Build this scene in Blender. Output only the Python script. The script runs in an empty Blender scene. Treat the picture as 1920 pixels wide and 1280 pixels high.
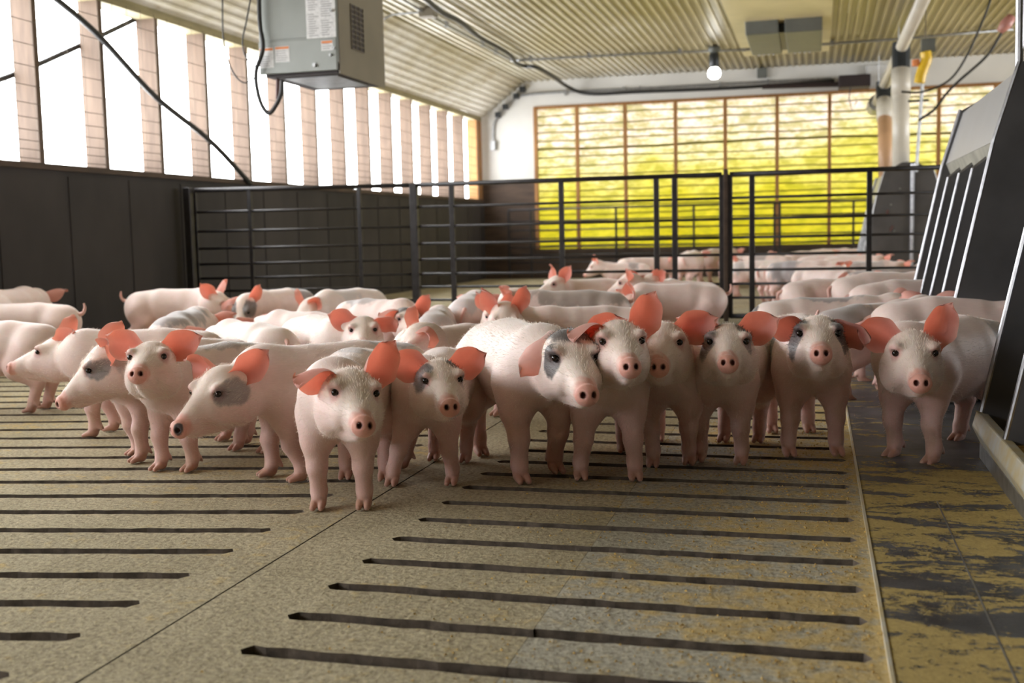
import bpy, math, random
import numpy as np
from mathutils import Vector, Matrix
random.seed(7); RNG = np.random.default_rng(11)
SC = bpy.context.scene
COL = SC.collection
# ------------------------------------------------------------------ camera
F_PX, YAW, PITCH, ROLL, CAM_H = 2084.2, .26737, .096356, -.022237, .6
_cy, _sy = math.cos(YAW), math.sin(YAW)
FW = np.array([-_sy*math.cos(PITCH), _cy*math.cos(PITCH), -math.sin(PITCH)])
_r = np.array([_cy, _sy, 0]); _u = np.cross(_r, FW)
R2 = math.cos(ROLL)*_r+math.sin(ROLL)*_u
U2 = -math.sin(ROLL)*_r+math.cos(ROLL)*_u
CAM = np.array([0, 0, CAM_H])
cd = bpy.data.cameras.new('camera'); cam = bpy.data.objects.new('camera', cd); COL.objects.link(cam)
M = Matrix.Identity(4)
for i in range(3):
    M[i][0], M[i][1], M[i][2], M[i][3] = R2[i], U2[i], -FW[i], CAM[i]
cam.matrix_world = M
cd.sensor_width = 36; cd.lens = F_PX/1920*36; cd.clip_start = .05
cd.dof.use_dof = True; cd.dof.focus_distance = 2.62; cd.dof.aperture_fstop = 4.5
SC.camera = cam
def ray(x, y): return FW+R2*((x-960)/F_PX)-U2*((y-640)/F_PX)
def at_z(x, y, z=0): d = ray(x, y); return CAM+d*((z-CAM_H)/d[2])
def at_y(x, y, Y): d = ray(x, y); return CAM+d*(Y/d[1])
def at_x(x, y, X): d = ray(x, y); return CAM+d*(X/d[0])
# ------------------------------------------------------------------ sky, light, exposure
SC.view_settings.view_transform = 'Standard'; SC.view_settings.look = 'None'
SC.view_settings.exposure = 0.12; SC.view_settings.gamma = 1; SC.view_settings.use_curve_mapping = False
W = bpy.data.worlds.new('overcast_sky'); SC.world = W; W.use_nodes = True
bg = W.node_tree.nodes['Background']; bg.inputs[0].default_value = (.97, .985, 1.0, 1); bg.inputs[1].default_value = 14.0
SC.cycles.max_bounces = 8; SC.cycles.diffuse_bounces = 5; SC.cycles.use_denoising = True
SC.cycles.sample_clamp_indirect = 8
def portal(name, loc, rot, sx, sy):
    l = bpy.data.lights.new(name, 'AREA'); l.shape = 'RECTANGLE'; l.size = sx; l.size_y = sy
    l.cycles.is_portal = True
    o = bpy.data.objects.new(name, l); COL.objects.link(o); o.location = loc; o.rotation_euler = rot
XL, XR, YE, YB, ZC = -4.30, 6.2, 14.45, -5.0, 2.60       # left wall, right wall, end wall, back wall, ceiling
SILL, HEAD = 1.03, 2.14
portal('daylight_left', (XL-.2, (YE+YB)/2, (SILL+HEAD)/2), (0, -math.pi/2, 0), HEAD-SILL, YE-YB)
portal('daylight_right', (XR+.25, 10.2, 1.65), (0, math.pi/2, 0), 1.3, 8.0)
# ------------------------------------------------------------------ materials
def new_mat(name):
    m = bpy.data.materials.new(name); m.use_nodes = True
    return m, m.node_tree, m.node_tree.nodes['Principled BSDF']
def nd(nt, t, **k):
    n = nt.nodes.new(t)
    for a, v in k.items():
        if a.startswith('i_'):
            key = a[2:]; key = int(key) if key.isdigit() else key.replace('_', ' ')
            n.inputs[key].default_value = v
        else: setattr(n, a, v)
    return n
def lk(nt, a, b): nt.links.new(a, b)
def ramp(nt, src, stops):
    n = nd(nt, 'ShaderNodeValToRGB'); e = n.color_ramp.elements
    while len(e) > 1: e.remove(e[-1])
    e[0].position = stops[0][0]; e[0].color = (*stops[0][1], 1)
    for p, c in stops[1:]:
        q = e.new(p); q.color = (*c, 1)
    lk(nt, src, n.inputs[0]); return n.outputs[0]
def coord(nt, scale=(1, 1, 1), out='Object'):
    t = nd(nt, 'ShaderNodeTexCoord'); m = nd(nt, 'ShaderNodeMapping'); m.inputs['Scale'].default_value = scale
    lk(nt, t.outputs[out], m.inputs[0]); return m.outputs[0]
def noise(nt, vec, scale, detail=4, rough=.55, dist=0):
    n = nd(nt, 'ShaderNodeTexNoise'); n.inputs['Scale'].default_value = scale; n.inputs['Detail'].default_value = detail
    n.inputs['Roughness'].default_value = rough; n.inputs['Distortion'].default_value = dist
    lk(nt, vec, n.inputs['Vector']); return n.outputs['Fac']
def mix(nt, f, a, b, bl='MIX'):
    n = nd(nt, 'ShaderNodeMix', data_type='RGBA', blend_type=bl)
    for s, v in ((0, f), (6, a), (7, b)):
        if hasattr(v, 'default_value') or hasattr(v, 'links'): lk(nt, v, n.inputs[s])
        elif s == 0: n.inputs[0].default_value = v
        else: n.inputs[s].default_value = (*v, 1)
    return n.outputs[2]
def mth(nt, op, a, b=None, clamp=False):
    n = nd(nt, 'ShaderNodeMath', operation=op, use_clamp=clamp)
    for i, v in enumerate((a, b)):
        if v is None: continue
        if hasattr(v, 'links'): lk(nt, v, n.inputs[i])
        else: n.inputs[i].default_value = v
    return n.outputs[0]
def bump(nt, b, h, dist=.01, st=1):
    n = nd(nt, 'ShaderNodeBump'); n.inputs['Distance'].default_value = dist; n.inputs['Strength'].default_value = st
    lk(nt, h, n.inputs['Height']); lk(nt, n.outputs[0], b.inputs['Normal'])
def simple(name, col, rough=.5, metal=0, var=.25, scale=8, bmp=0, stretch=(1, 1, 1), col2=None):
    m, nt, b = new_mat(name)
    v = coord(nt, stretch); f = noise(nt, v, scale)
    c2 = col2 or tuple(c*(1-var) for c in col)
    c = ramp(nt, f, [(.35, c2), (.65, col)])
    lk(nt, c, b.inputs['Base Color']); b.inputs['Roughness'].default_value = rough; b.inputs['Metallic'].default_value = metal
    if bmp: bump(nt, b, f, bmp)
    return m
MAT = {}
MAT['black_steel'] = simple('black_steel', (.030, .026, .027), .45, .3, .5, 20, .001)
MAT['galv'] = simple('galvanized', (.42, .43, .44), .4, .8, .3, 25)
MAT['chrome'] = simple('bright_edge', (.42, .42, .44), .32, .9, .3, 30)
MAT['cable'] = simple('black_rubber', (.022, .022, .023), .55, 0, .4, 15)
MAT['wood'] = simple('stud_wood', (.125, .080, .052), .7, 0, .3, 5, .002, (6, 6, .7), (.085, .052, .033))
MAT['wood_light'] = simple('plate_wood', (.28, .235, .12), .7, 0, .3, 5, .002, (6, .7, 6))
MAT['mullion'] = simple('mullion_wood', (.36, .17, .05), .7, 0, .35, 5, .002, (6, 6, .7))
MAT['concrete_dark'] = simple('dark_concrete', (.036, .029, .027), .8, 0, .45, 2.2, .004, (1, 1, .5))
MAT['white_wall'] = simple('white_panel', (.70, .69, .66), .5, 0, .12, 1.5)
MAT['brown_wall'] = simple('brown_boards', (.075, .046, .030), .75, 0, .4, 4, .003, (1, 1, 4))
MAT['pit'] = simple('pit_dark', (.02, .018, .015), .9)
MAT['slot_wall'] = simple('soiled_shaded_slot_side', (.15, .115, .085), .9, 0, .5, 40, .003)  # manure soil, with the shade inside the slots also put into the colour
MAT['heater'] = simple('heater_enamel', (.25, .265, .25), .4, .2, .12, 3)
MAT['heater_side'] = simple('heater_enamel_tan', (.19, .165, .125), .45, .2, .15, 3)
MAT['label'] = simple('paper_label', (.66, .66, .66), .6, 0, .2, 60)
MAT['print'] = simple('grey_print', (.33, .33, .34), .6)
MAT['orange'] = simple('orange_print', (.70, .22, .06), .6)
MAT['dark_vent'] = simple('dark_vent', (.025, .014, .015), .6)
MAT['rust'] = simple('rusty_pipe', (.09, .035, .03), .6)
MAT['feeder_dark'] = simple('feeder_plate', (.095, .092, .095), .5, .15, .3, 4, .001)
MAT['feeder_lit'] = simple('feeder_hopper_sheet_lit', (.40, .40, .41), .38, .3, .1, 2)  # paler than the plates: light on the upward-facing hopper put into the colour
MAT['feeder_dusty'] = simple('feeder_dusty_sheet', (.40, .39, .33), .6, .1, .35, 7)
MAT['trough_lip'] = simple('trough_lip_metal', (.62, .62, .58), .5, .2, .2, 14, .001, (1, 1, 1), (.60, .50, .28))
MAT['feed'] = simple('pig_feed', (.60, .40, .12), .95, 0, .35, 120, .004, (1, 1, 1), (.38, .24, .06))
MAT['pvc'] = simple('white_pvc', (.66, .62, .54), .35, 0, .15, 3)
MAT['pvc_tan'] = simple('tan_pvc', (.60, .36, .20), .4, 0, .25, 3)
MAT['yellow'] = simple('yellow_plastic', (.80, .52, .03), .35, 0, .15)
MAT['plastic_grey'] = simple('vent_grey', (.13, .14, .13), .45, 0, .15)
MAT['plastic_black'] = simple('black_plastic', (.02, .025, .03), .4)
MAT['pink_plastic'] = simple('pink_plug', (.55, .25, .22), .4)
MAT['wire'] = simple('fence_wire', (.16, .13, .10), .5, .5)
MAT['eye'] = simple('eye_dark', (.012, .007, .005), .08)
def m_ceiling():
    m, nt, b = new_mat('ceiling_steel')
    v = coord(nt)
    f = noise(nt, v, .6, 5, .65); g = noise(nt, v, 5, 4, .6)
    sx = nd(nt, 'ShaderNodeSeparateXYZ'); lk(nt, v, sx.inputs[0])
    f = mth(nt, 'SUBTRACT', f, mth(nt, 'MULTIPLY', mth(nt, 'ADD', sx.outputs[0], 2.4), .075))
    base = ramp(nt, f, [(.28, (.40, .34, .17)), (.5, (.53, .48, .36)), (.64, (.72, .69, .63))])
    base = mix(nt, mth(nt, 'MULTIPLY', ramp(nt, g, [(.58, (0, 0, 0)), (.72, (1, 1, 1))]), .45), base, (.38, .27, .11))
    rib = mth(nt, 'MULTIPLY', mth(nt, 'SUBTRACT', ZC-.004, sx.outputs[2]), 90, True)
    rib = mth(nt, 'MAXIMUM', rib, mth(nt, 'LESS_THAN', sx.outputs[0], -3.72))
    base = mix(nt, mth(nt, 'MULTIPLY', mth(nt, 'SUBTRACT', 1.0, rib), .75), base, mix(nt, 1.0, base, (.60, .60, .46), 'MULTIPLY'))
    lk(nt, base, b.inputs['Base Color']); b.inputs['Roughness'].default_value = .36
    return m
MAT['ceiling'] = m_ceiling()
MAT['ceiling_flat'] = simple('ceiling_flat_panel', (.70, .62, .38), .4, 0, .15, 2)
def m_floor(name, grey):
    m, nt, b = new_mat(name)
    v = coord(nt)
    f1 = noise(nt, v, 3.2, 6, .6); f2 = noise(nt, v, 95, 4, .75); f3 = noise(nt, v, 26, 5, .65)
    sand = ramp(nt, f1, [(.3, (.335, .292, .190)), (.7, (.465, .412, .288))])
    if grey: sand = ramp(nt, f1, [(.3, (.345, .325, .26)), (.7, (.455, .44, .375))])
    sand = mix(nt, .9, sand, ramp(nt, f2, [(.32, (.42, .37, .30)), (.5, (1, .98, .94)), (.70, (1.5, 1.45, 1.28))]), 'MULTIPLY')
    sx = nd(nt, 'ShaderNodeSeparateXYZ'); lk(nt, v, sx.inputs[0])
    side = mth(nt, 'MULTIPLY_ADD', sx.outputs[0], .27); side.node.inputs[2].default_value = .05
    if name == 'floor_left': side = mth(nt, 'MULTIPLY', 1.0, -.07)
    amt = mth(nt, 'ADD', mth(nt, 'ADD', mth(nt, 'MULTIPLY', f3, .6), mth(nt, 'MULTIPLY', noise(nt, v, 2.1, 3), .5)), side)
    dust = ramp(nt, amt, [(.515, (0, 0, 0)), (.64, (1, 1, 1))])
    c = mix(nt, mth(nt, 'MULTIPLY', dust, .75), sand, mix(nt, f2, (.44, .29, .07), (.74, .54, .20)))
    lk(nt, c, b.inputs['Base Color']); b.inputs['Roughness'].default_value = .92
    h = mth(nt, 'ADD', mth(nt, 'MULTIPLY', f2, .35), mth(nt, 'MULTIPLY', f3, .65))
    bump(nt, b, h, .010, .9)
    return m
MAT['floor_right'] = m_floor('floor_sand', False)
MAT['floor_grey'] = m_floor('floor_grey', True)
MAT['floor_left'] = m_floor('floor_left', False)
def m_mat():
    m, nt, b = new_mat('floor_mat_plastic')
    v = coord(nt); vs = coord(nt, (.35, 1, 1))
    f1 = noise(nt, vs, 10, 7, .72, .8); f3 = noise(nt, v, 1.1, 3); f2 = noise(nt, v, 140, 3, .7)
    sx = nd(nt, 'ShaderNodeSeparateXYZ'); lk(nt, v, sx.inputs[0])
    near = mth(nt, 'MULTIPLY', mth(nt, 'SUBTRACT', sx.outputs[1], 3.0), -.4, True)
    near = mth(nt, 'MINIMUM', near, .11)
    a = mth(nt, 'ADD', mth(nt, 'ADD', f1, mth(nt, 'MULTIPLY', f3, .35)), near)
    a = mth(nt, 'ADD', a, mth(nt, 'MULTIPLY', mth(nt, 'SUBTRACT', noise(nt, v, 60, 4, .75), .5), .42))
    msk = ramp(nt, a, [(.735, (0, 0, 0)), (.80, (1, 1, 1))])
    dark = ramp(nt, noise(nt, v, 9, 5), [(.35, (.035, .036, .042)), (.7, (.11, .115, .125))])
    feed = mix(nt, mth(nt, 'ADD', mth(nt, 'MULTIPLY', f2, .5), mth(nt, 'MULTIPLY', noise(nt, v, 45, 5, .7), .5)), (.17, .115, .035), (.72, .55, .20))
    lk(nt, mix(nt, msk, dark, feed), b.inputs['Base Color'])
    lk(nt, mth(nt, 'MULTIPLY_ADD', msk, .45), b.inputs['Roughness']); b.inputs['Roughness'].links[0].from_node.inputs[2].default_value = .45
    bump(nt, b, mth(nt, 'ADD', mth(nt, 'MULTIPLY', msk, .5), mth(nt, 'MULTIPLY', f2, .35)), .005, .8)
    return m
MAT['mat'] = m_mat()
def m_curtain():
    m, nt, b = new_mat('curtain_film')
    v = coord(nt); sx = nd(nt, 'ShaderNodeSeparateXYZ'); lk(nt, v, sx.inputs[0])
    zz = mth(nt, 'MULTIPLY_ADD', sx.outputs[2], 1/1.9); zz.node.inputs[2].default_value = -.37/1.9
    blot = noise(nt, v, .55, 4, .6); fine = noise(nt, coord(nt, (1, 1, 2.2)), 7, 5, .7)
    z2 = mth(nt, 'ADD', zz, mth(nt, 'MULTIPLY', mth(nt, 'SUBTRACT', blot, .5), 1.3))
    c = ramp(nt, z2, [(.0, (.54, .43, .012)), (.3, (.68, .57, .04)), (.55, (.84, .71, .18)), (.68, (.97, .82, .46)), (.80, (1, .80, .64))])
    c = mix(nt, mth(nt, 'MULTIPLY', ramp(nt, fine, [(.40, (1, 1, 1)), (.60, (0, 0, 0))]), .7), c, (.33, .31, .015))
    tr = nd(nt, 'ShaderNodeBsdfTranslucent'); df = nd(nt, 'ShaderNodeBsdfDiffuse'); ms = nd(nt, 'ShaderNodeMixShader')
    lk(nt, c, tr.inputs[0]); lk(nt, c, df.inputs[0]); ms.inputs[0].default_value = .82
    sc = mix(nt, 1.0, c, (.128, .128, .128), 'MULTIPLY'); lk(nt, sc, tr.inputs[0])
    lk(nt, df.outputs[0], ms.inputs[1]); lk(nt, tr.outputs[0], ms.inputs[2])
    lk(nt, ms.outputs[0], nt.nodes['Material Output'].inputs[0])
    return m
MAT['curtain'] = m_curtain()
MAT['batten'] = simple('curtain_pleat', (.20, .17, .02), .7)
def m_bulb():
    m, nt, b = new_mat('lit_bulb'); b.inputs['Emission Color'].default_value = (1, .98, .92, 1)
    b.inputs['Emission Strength'].default_value = 14; return m
MAT['bulb'] = m_bulb()
def m_skin():
    m, nt, b = new_mat('pig_skin')
    at = nd(nt, 'ShaderNodeAttribute', attribute_name='coat')
    v = coord(nt); f = noise(nt, v, 9, 4, .6); g = noise(nt, coord(nt, (38, 330, 330)), 1, 3, .6)
    c = mix(nt, .55, at.outputs['Color'], ramp(nt, f, [(.3, (.86, .78, .76)), (.7, (1.06, 1.06, 1.06))]), 'MULTIPLY')
    c = mix(nt, .35, c, ramp(nt, g, [(.3, (.86, .84, .83)), (.7, (1.08, 1.08, 1.08))]), 'MULTIPLY')
    lk(nt, c, b.inputs['Base Color'])
    b.inputs['Roughness'].default_value = .52; b.inputs['Specular IOR Level'].default_value = .35
    b.inputs['Subsurface Weight'].default_value = .18; b.inputs['Subsurface Radius'].default_value = (1, .35, .2)
    b.inputs['Subsurface Scale'].default_value = .012
    b.inputs['Sheen Weight'].default_value = .35; b.inputs['Sheen Roughness'].default_value = .4
    bump(nt, b, g, .0012, .55)
    return m
def m_ear():
    m, nt, b = new_mat('pig_ear')
    at = nd(nt, 'ShaderNodeAttribute', attribute_name='coat')
    f = noise(nt, coord(nt), 28, 4, .6)
    c = mix(nt, .6, at.outputs['Color'], ramp(nt, f, [(.3, (.9, .82, .82)), (.7, (1.08, 1.08, 1.08))]), 'MULTIPLY')
    lk(nt, c, b.inputs['Base Color']); b.inputs['Roughness'].default_value = .5
    b.inputs['Sheen Weight'].default_value = .3
    tr = nd(nt, 'ShaderNodeBsdfTranslucent'); tr.inputs[0].default_value = (.95, .27, .13, 1)
    lk(nt, mix(nt, .5, c, (1, .42, .27)), tr.inputs[0])
    ms = nd(nt, 'ShaderNodeMixShader'); ms.inputs[0].default_value = .58
    lk(nt, b.outputs[0], ms.inputs[1]); lk(nt, tr.outputs[0], ms.inputs[2])
    lk(nt, ms.outputs[0], nt.nodes['Material Output'].inputs[0])
    return m

def m_hair():
    m, nt, b = new_mat('pig_hair')
    at = nd(nt, 'ShaderNodeAttribute', attribute_name='coat'); lk(nt, at.outputs['Color'], b.inputs['Base Color'])
    b.inputs['Roughness'].default_value = .45
    tr = nd(nt, 'ShaderNodeBsdfTranslucent'); lk(nt, at.outputs['Color'], tr.inputs[0])
    ms = nd(nt, 'ShaderNodeMixShader'); ms.inputs[0].default_value = .4
    lk(nt, b.outputs[0], ms.inputs[1]); lk(nt, tr.outputs[0], ms.inputs[2]); lk(nt, ms.outputs[0], nt.nodes['Material Output'].inputs[0])
    return m
MAT['hair'] = m_hair()
MAT['skin'] = m_skin(); MAT['ear'] = m_ear()
# ------------------------------------------------------------------ mesh helpers
class MB:
    def __init__(s): s.v = []; s.f = []
    def add(s, vs, fs):
        n = len(s.v); s.v += [tuple(map(float, p)) for p in vs]; s.f += [tuple(n+i for i in f) for f in fs]; return s
    def box(s, a, b, bev=0):
        (x0, y0, z0), (x1, y1, z1) = a, b
        return s.add([(x0, y0, z0), (x1, y0, z0), (x1, y1, z0), (x0, y1, z0), (x0, y0, z1), (x1, y0, z1), (x1, y1, z1), (x0, y1, z1)],
                     [(0, 3, 2, 1), (4, 5, 6, 7), (0, 1, 5, 4), (1, 2, 6, 5), (2, 3, 7, 6), (3, 0, 4, 7)])
    def tube(s, pts, r, n=10, cap=True):
        pts = [np.array(p, float) for p in pts]; m = len(pts)
        rs = [r]*m if np.isscalar(r) else r
        ref = None; rings = []
        for i, p in enumerate(pts):
            t = (pts[min(i+1, m-1)]-pts[max(i-1, 0)]); t /= np.linalg.norm(t)+1e-9
            if ref is None:
                ref = np.cross(t, (0, 0, 1)) if abs(t[2]) < .9 else np.cross(t, (1, 0, 0))
            ref = ref-t*np.dot(ref, t); ref /= np.linalg.norm(ref)+1e-9
            bn = np.cross(t, ref)
            rings.append([p+rs[i]*(math.cos(a)*ref+math.sin(a)*bn) for a in np.linspace(0, 2*math.pi, n, endpoint=False)])
        vs = [q for rg in rings for q in rg]; fs = []
        for i in range(m-1):
            for j in range(n):
                k = (j+1) % n; fs.append((i*n+j, i*n+k, (i+1)*n+k, (i+1)*n+j))
        if cap: fs += [tuple(range(n-1, -1, -1)), tuple(range((m-1)*n, m*n))]
        return s.add(vs, fs)
    def prism(s, prof, axis, a, b):          # prof: 2-D outline; axis 'y': prof=(x,z)
        n = len(prof)
        def P(p, t): return (p[0], t, p[1]) if axis == 'y' else ((t, p[0], p[1]) if axis == 'x' else (p[0], p[1], t))
        return s.add([P(p, a) for p in prof]+[P(p, b) for p in prof],
                     [tuple(range(n)), tuple(range(2*n-1, n-1, -1))]+[(i, i+n, (i+1) % n+n, (i+1) % n) for i in range(n)])
    def lathe(s, prof, c, n=20):             # prof: (r,z)
        vs = [(c[0]+r*math.cos(a), c[1]+r*math.sin(a), c[2]+z) for r, z in prof for a in np.linspace(0, 2*math.pi, n, endpoint=False)]
        fs = [(i*n+j, i*n+(j+1) % n, (i+1)*n+(j+1) % n, (i+1)*n+j) for i in range(len(prof)-1) for j in range(n)]
        return s.add(vs, fs)
    def build(s, name, mat, parent=None, smooth=False, bevel=0):
        me = bpy.data.meshes.new(name); me.from_pydata(s.v, [], s.f); me.update()
        import bmesh
        bm = bmesh.new(); bm.from_mesh(me); bmesh.ops.recalc_face_normals(bm, faces=bm.faces)
        if bevel: bmesh.ops.bevel(bm, geom=list(bm.edges), offset=bevel, segments=2, affect='EDGES', profile=.5)
        bm.to_mesh(me); bm.free()
        me.materials.append(MAT[mat] if isinstance(mat, str) else mat)
        if smooth:
            for p in me.polygons: p.use_smooth = True
        o = bpy.data.objects.new(name, me); COL.objects.link(o)
        if parent is not None:
            o.parent = parent; o.matrix_parent_inverse = Matrix.Translation(parent.get('zero', parent.location)).inverted()
        return o
def tag(o, label=None, cat=None, group=None, kind=None):
    if label: o['label'] = label
    if cat: o['category'] = cat
    if group: o['group'] = group
    if kind: o['kind'] = kind
    return o
def empty(name, loc=(0, 0, 0)):
    o = bpy.data.objects.new(name, None); o.empty_display_size = .1; COL.objects.link(o); o.location = loc; return o
def smooth_path(pts, n=8):                    # Catmull-Rom
    pts = [np.array(p, float) for p in pts]; P = [2*pts[0]-pts[1]]+pts+[2*pts[-1]-pts[-2]]; out = []
    for i in range(1, len(P)-2):
        for t in np.linspace(0, 1, n, endpoint=False):
            a, b, c, d = P[i-1:i+3]
            out.append(.5*((2*b)+(c-a)*t+(2*a-5*b+4*c-d)*t*t+(3*b-a-3*c+d)*t**3))
    return out+[pts[-1]]
# ------------------------------------------------------------------ the setting
floor = tag(empty('floor'), kind='structure')
def slat_panel(name, mat, x0, x1, xa, xb, ys, y0, y1, shear=0, xref=0, gap=.036, closed=(True, True)):
    xs = sorted(set([x0, x1]+list(np.linspace(xa, xb, max(4, int((xb-xa)/.03))))+[xa+.012, xb-.012][(0 if closed[0] else 1):(2 if closed[1] else 1)]))
    xs = np.array(xs); nx = len(xs)
    inside = ((xs > xa+1e-6) | (not closed[0])) & ((xs < xb-1e-6) | (not closed[1]))
    hw = np.where(inside, gap/2, 0)
    sh = shear*(xs-xref)
    V = []; Fc = []; MI = []
    def row(y, z=0.):
        n = len(V); V.extend([(float(a), float(b), z) for a, b in zip(xs, y)]); return n
    prev = row(np.full(nx, y0)+0*sh)
    for y in ys:
        f = y+sh-hw-np.where(inside, RNG.uniform(-.0025, .0025, nx), 0); b_ = y+sh+hw+np.where(inside, RNG.uniform(-.003, .003, nx), 0)
        rf = row(f); rb = row(b_); rfd = row(f+.004, -.11); rbd = row(b_-.004, -.11)
        rfe = row(f+.0015, -.004)
        for i in range(nx-1):
            Fc.append((prev+i, prev+i+1, rf+i+1, rf+i)); MI.append(0)
            if inside[i] or inside[i+1]:
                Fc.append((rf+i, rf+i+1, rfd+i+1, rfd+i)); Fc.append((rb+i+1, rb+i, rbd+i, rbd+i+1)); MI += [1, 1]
        prev = rb
    last = row(np.full(nx, y1)+0*sh)
    for i in range(nx-1): Fc.append((prev+i, prev+i+1, last+i+1, last+i)); MI.append(0)
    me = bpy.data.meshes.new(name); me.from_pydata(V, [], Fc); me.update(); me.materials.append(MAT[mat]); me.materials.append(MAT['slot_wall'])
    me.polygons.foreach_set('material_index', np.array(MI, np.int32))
    o = bpy.data.objects.new(name, me); COL.objects.link(o); o.parent = floor
    o['kind'] = 'structure'; return o
PITCH_R = .1525
ysR = [1.27+PITCH_R*(i-5) for i in range(90)]; ysR = [y for y in ysR if .5 < y < 14.2]
XJ, XM, XA = -.977, .098, -.412
# the two right-hand panels share their slots: one runs to the joint, the other to the mat
slat_panel('floor_panel', 'floor_right', XJ+.002, XA-.0004, -.815, XA-.0004, ysR, -5, YE, closed=(True, False))
slat_panel('floor_panel', 'floor_grey', XA+.0004, XM, XA+.0004, XM-.018, ysR, -5, YE, closed=(False, True))
ysL = [1.262+.156*(i-4) for i in range(90)]; ysL = [y for y in ysL if .6 < y < 14.9]
slat_panel('floor_panel', 'floor_left', XL, XJ-.002, XL+.05, -1.085, ysL, -5, YE, .184, -1.085)
mb = MB().box((XM, -5, -.1), (XR, YE, -.001)); o = mb.build('floor_slab', 'floor_grey', floor); o['kind'] = 'structure'
o = MB().box((XL-.2, YB, -.62), (XR+.2, YE, -.6)).build('pit_bottom', 'pit', floor); o['kind'] = 'structure'
wl = MB().box((XL-.22, YB-.2, -.6), (XL, YE, SILL)).build('wall_left', 'concrete_dark'); tag(wl, kind='structure')
jb = MB()
for y in np.arange(-4, 14.4, .61): jb.box((XL-.001, y, 0), (XL+.006, y+.012, SILL-.03))
tag(jb.build('trim_1', 'concrete_dark'), kind='structure')
sillo = MB().box((XL-.24, YB, SILL), (XL+.02, YE-.05, SILL+.035)).build('trim_2', 'brown_wall'); tag(sillo, kind='structure')
# open window band with studs
win = tag(empty('window_1', (XL, 5, SILL)), kind='structure')
S0, SP = 5.535, .6185
k0 = int((YB-S0)/SP)
for k in range(k0, 14):
    y = S0+SP*k
    o = MB().box((XL-.15, y, SILL+.03), (XL-.004, y+.04, HEAD)).build('stud', 'wood', win, bevel=.003)
o = MB().box((XL-.15, YB, HEAD-.04), (XL-.002, YE-.04, HEAD+.02)).build('top_plate', 'wood_light', win)
o = MB().box((XL-.14, YE-.26, SILL+.03), (XL-.01, YE-.03, HEAD)).build('corner_stud', 'mullion', win)
# cove, ceiling
def corrug(p0, p1, y0, y1, per=.082, dep=.016):
    p0, p1 = np.array(p0, float), np.array(p1, float); L = np.linalg.norm(p1-p0); t = (p1-p0)/L; n = np.array([t[1], -t[0]])
    if n[1] > 0: n = -n
    prof = []
    k = 0
    while k*per < L:
        for a, d in ((0, 0), (.52, 0), (.62, 1), (.88, 1), (.98, 0)):
            q = k*per+a*per
            if q <= L: prof.append(p0+t*q+n*d*dep)
        k += 1
    prof.append(p1)
    m = len(prof); vs = [(p[0], y0, p[1]) for p in prof]+[(p[0], y1, p[1]) for p in prof]
    return vs, [(i, i+1, m+i+1, m+i) for i in range(m-1)]
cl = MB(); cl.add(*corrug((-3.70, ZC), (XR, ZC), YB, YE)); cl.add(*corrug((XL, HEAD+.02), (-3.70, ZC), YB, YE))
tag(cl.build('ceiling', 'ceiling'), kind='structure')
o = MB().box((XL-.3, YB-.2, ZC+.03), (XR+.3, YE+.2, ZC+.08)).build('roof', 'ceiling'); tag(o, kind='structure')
o = MB().add([(XL-.3, YB, HEAD+.03), (XL-.3, YE, HEAD+.03), (XL-.3, YE, ZC+.06), (XL-.3, YB, ZC+.06)], [(0, 1, 2, 3)]).build('trim_3', 'ceiling'); tag(o, kind='structure')
fp = at_z(1365, 118, ZC); fq = at_z(1572, 90, ZC)
o = MB().box((-.80, 8.2, ZC-.028), (.14, 13.3, ZC-.016)).build('trim_4', 'ceiling_flat'); tag(o, kind='structure')
# end wall: white sheet round a curtain opening, brown boards below
CX0, CX1, CZ0, CZ1 = -3.59, 5.4, .375, 2.24
we = MB()
we.box((XL-.2, YE, 1.28), (CX0, YE+.1, ZC+.05)); we.box((CX0, YE, CZ1), (CX1, YE+.1, ZC+.05)); we.box((CX1, YE, -.6), (XR+.2, YE+.1, ZC+.05))
tag(we.build('wall_end', 'white_wall'), kind='structure')
o = MB().box((XL-.2, YE-.012, -.6), (CX0, YE+.1, 1.28)).box((CX0, YE-.012, -.6), (CX1, YE+.1, CZ0)).build('wall_end_boards', 'brown_wall'); tag(o, kind='structure')
wr = MB().box((XR, YB, -.6), (XR+.2, 6.2, ZC+.05)).box((XR, 6.2, -.6), (XR+.2, YE, 1.0)).box((XR, 6.2, 2.3), (XR+.2, YE, ZC+.05)).box((XR, 14.2, 1.0), (XR+.2, YE, 2.3)).build('wall_right', 'concrete_dark'); tag(wr, kind='structure')
wb = MB().box((XL-.2, YB-.1, -.6), (XR+.2, YB, ZC+.05)).build('wall_back', 'brown_wall'); tag(wb, kind='structure')
win3 = tag(empty('window_3', (XR, 10, 1.0)), kind='structure')
for k in range(13): MB().box((XR+.004, 6.5+.62*k, 1.0), (XR+.15, 6.54+.62*k, 2.3)).build('stud', 'wood', win3)
win2 = tag(empty('window_2', (0, YE, CZ0)), kind='structure')
mx = [at_y(p, 300, YE)[0] for p in (1083, 1173, 1267, 1360, 1457, 1555)]; mx += [mx[-1]+.632*i for i in range(1, 9)]
for i, x in enumerate([CX0+.02]+mx):
    if x < CX1: MB().box((x-.022, YE-.03, CZ0), (x+.022, YE+.03, CZ1)).build('mullion', 'mullion', win2, bevel=.003)
MB().box((CX0, YE-.02, CZ1-.015), (CX1, YE+.02, CZ1+.02)).build('head_board', 'mullion', win2)
MB().box((CX0, YE-.03, CZ0-.03), (CX1, YE+.04, CZ0+.015)).build('sill_board', 'brown_wall', win2)
cur = empty('curtain', (0, YE+.06, CZ0)); tag(cur, 'yellow-green translucent curtain with dark pleats across the whole far wall opening', 'curtain')
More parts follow.
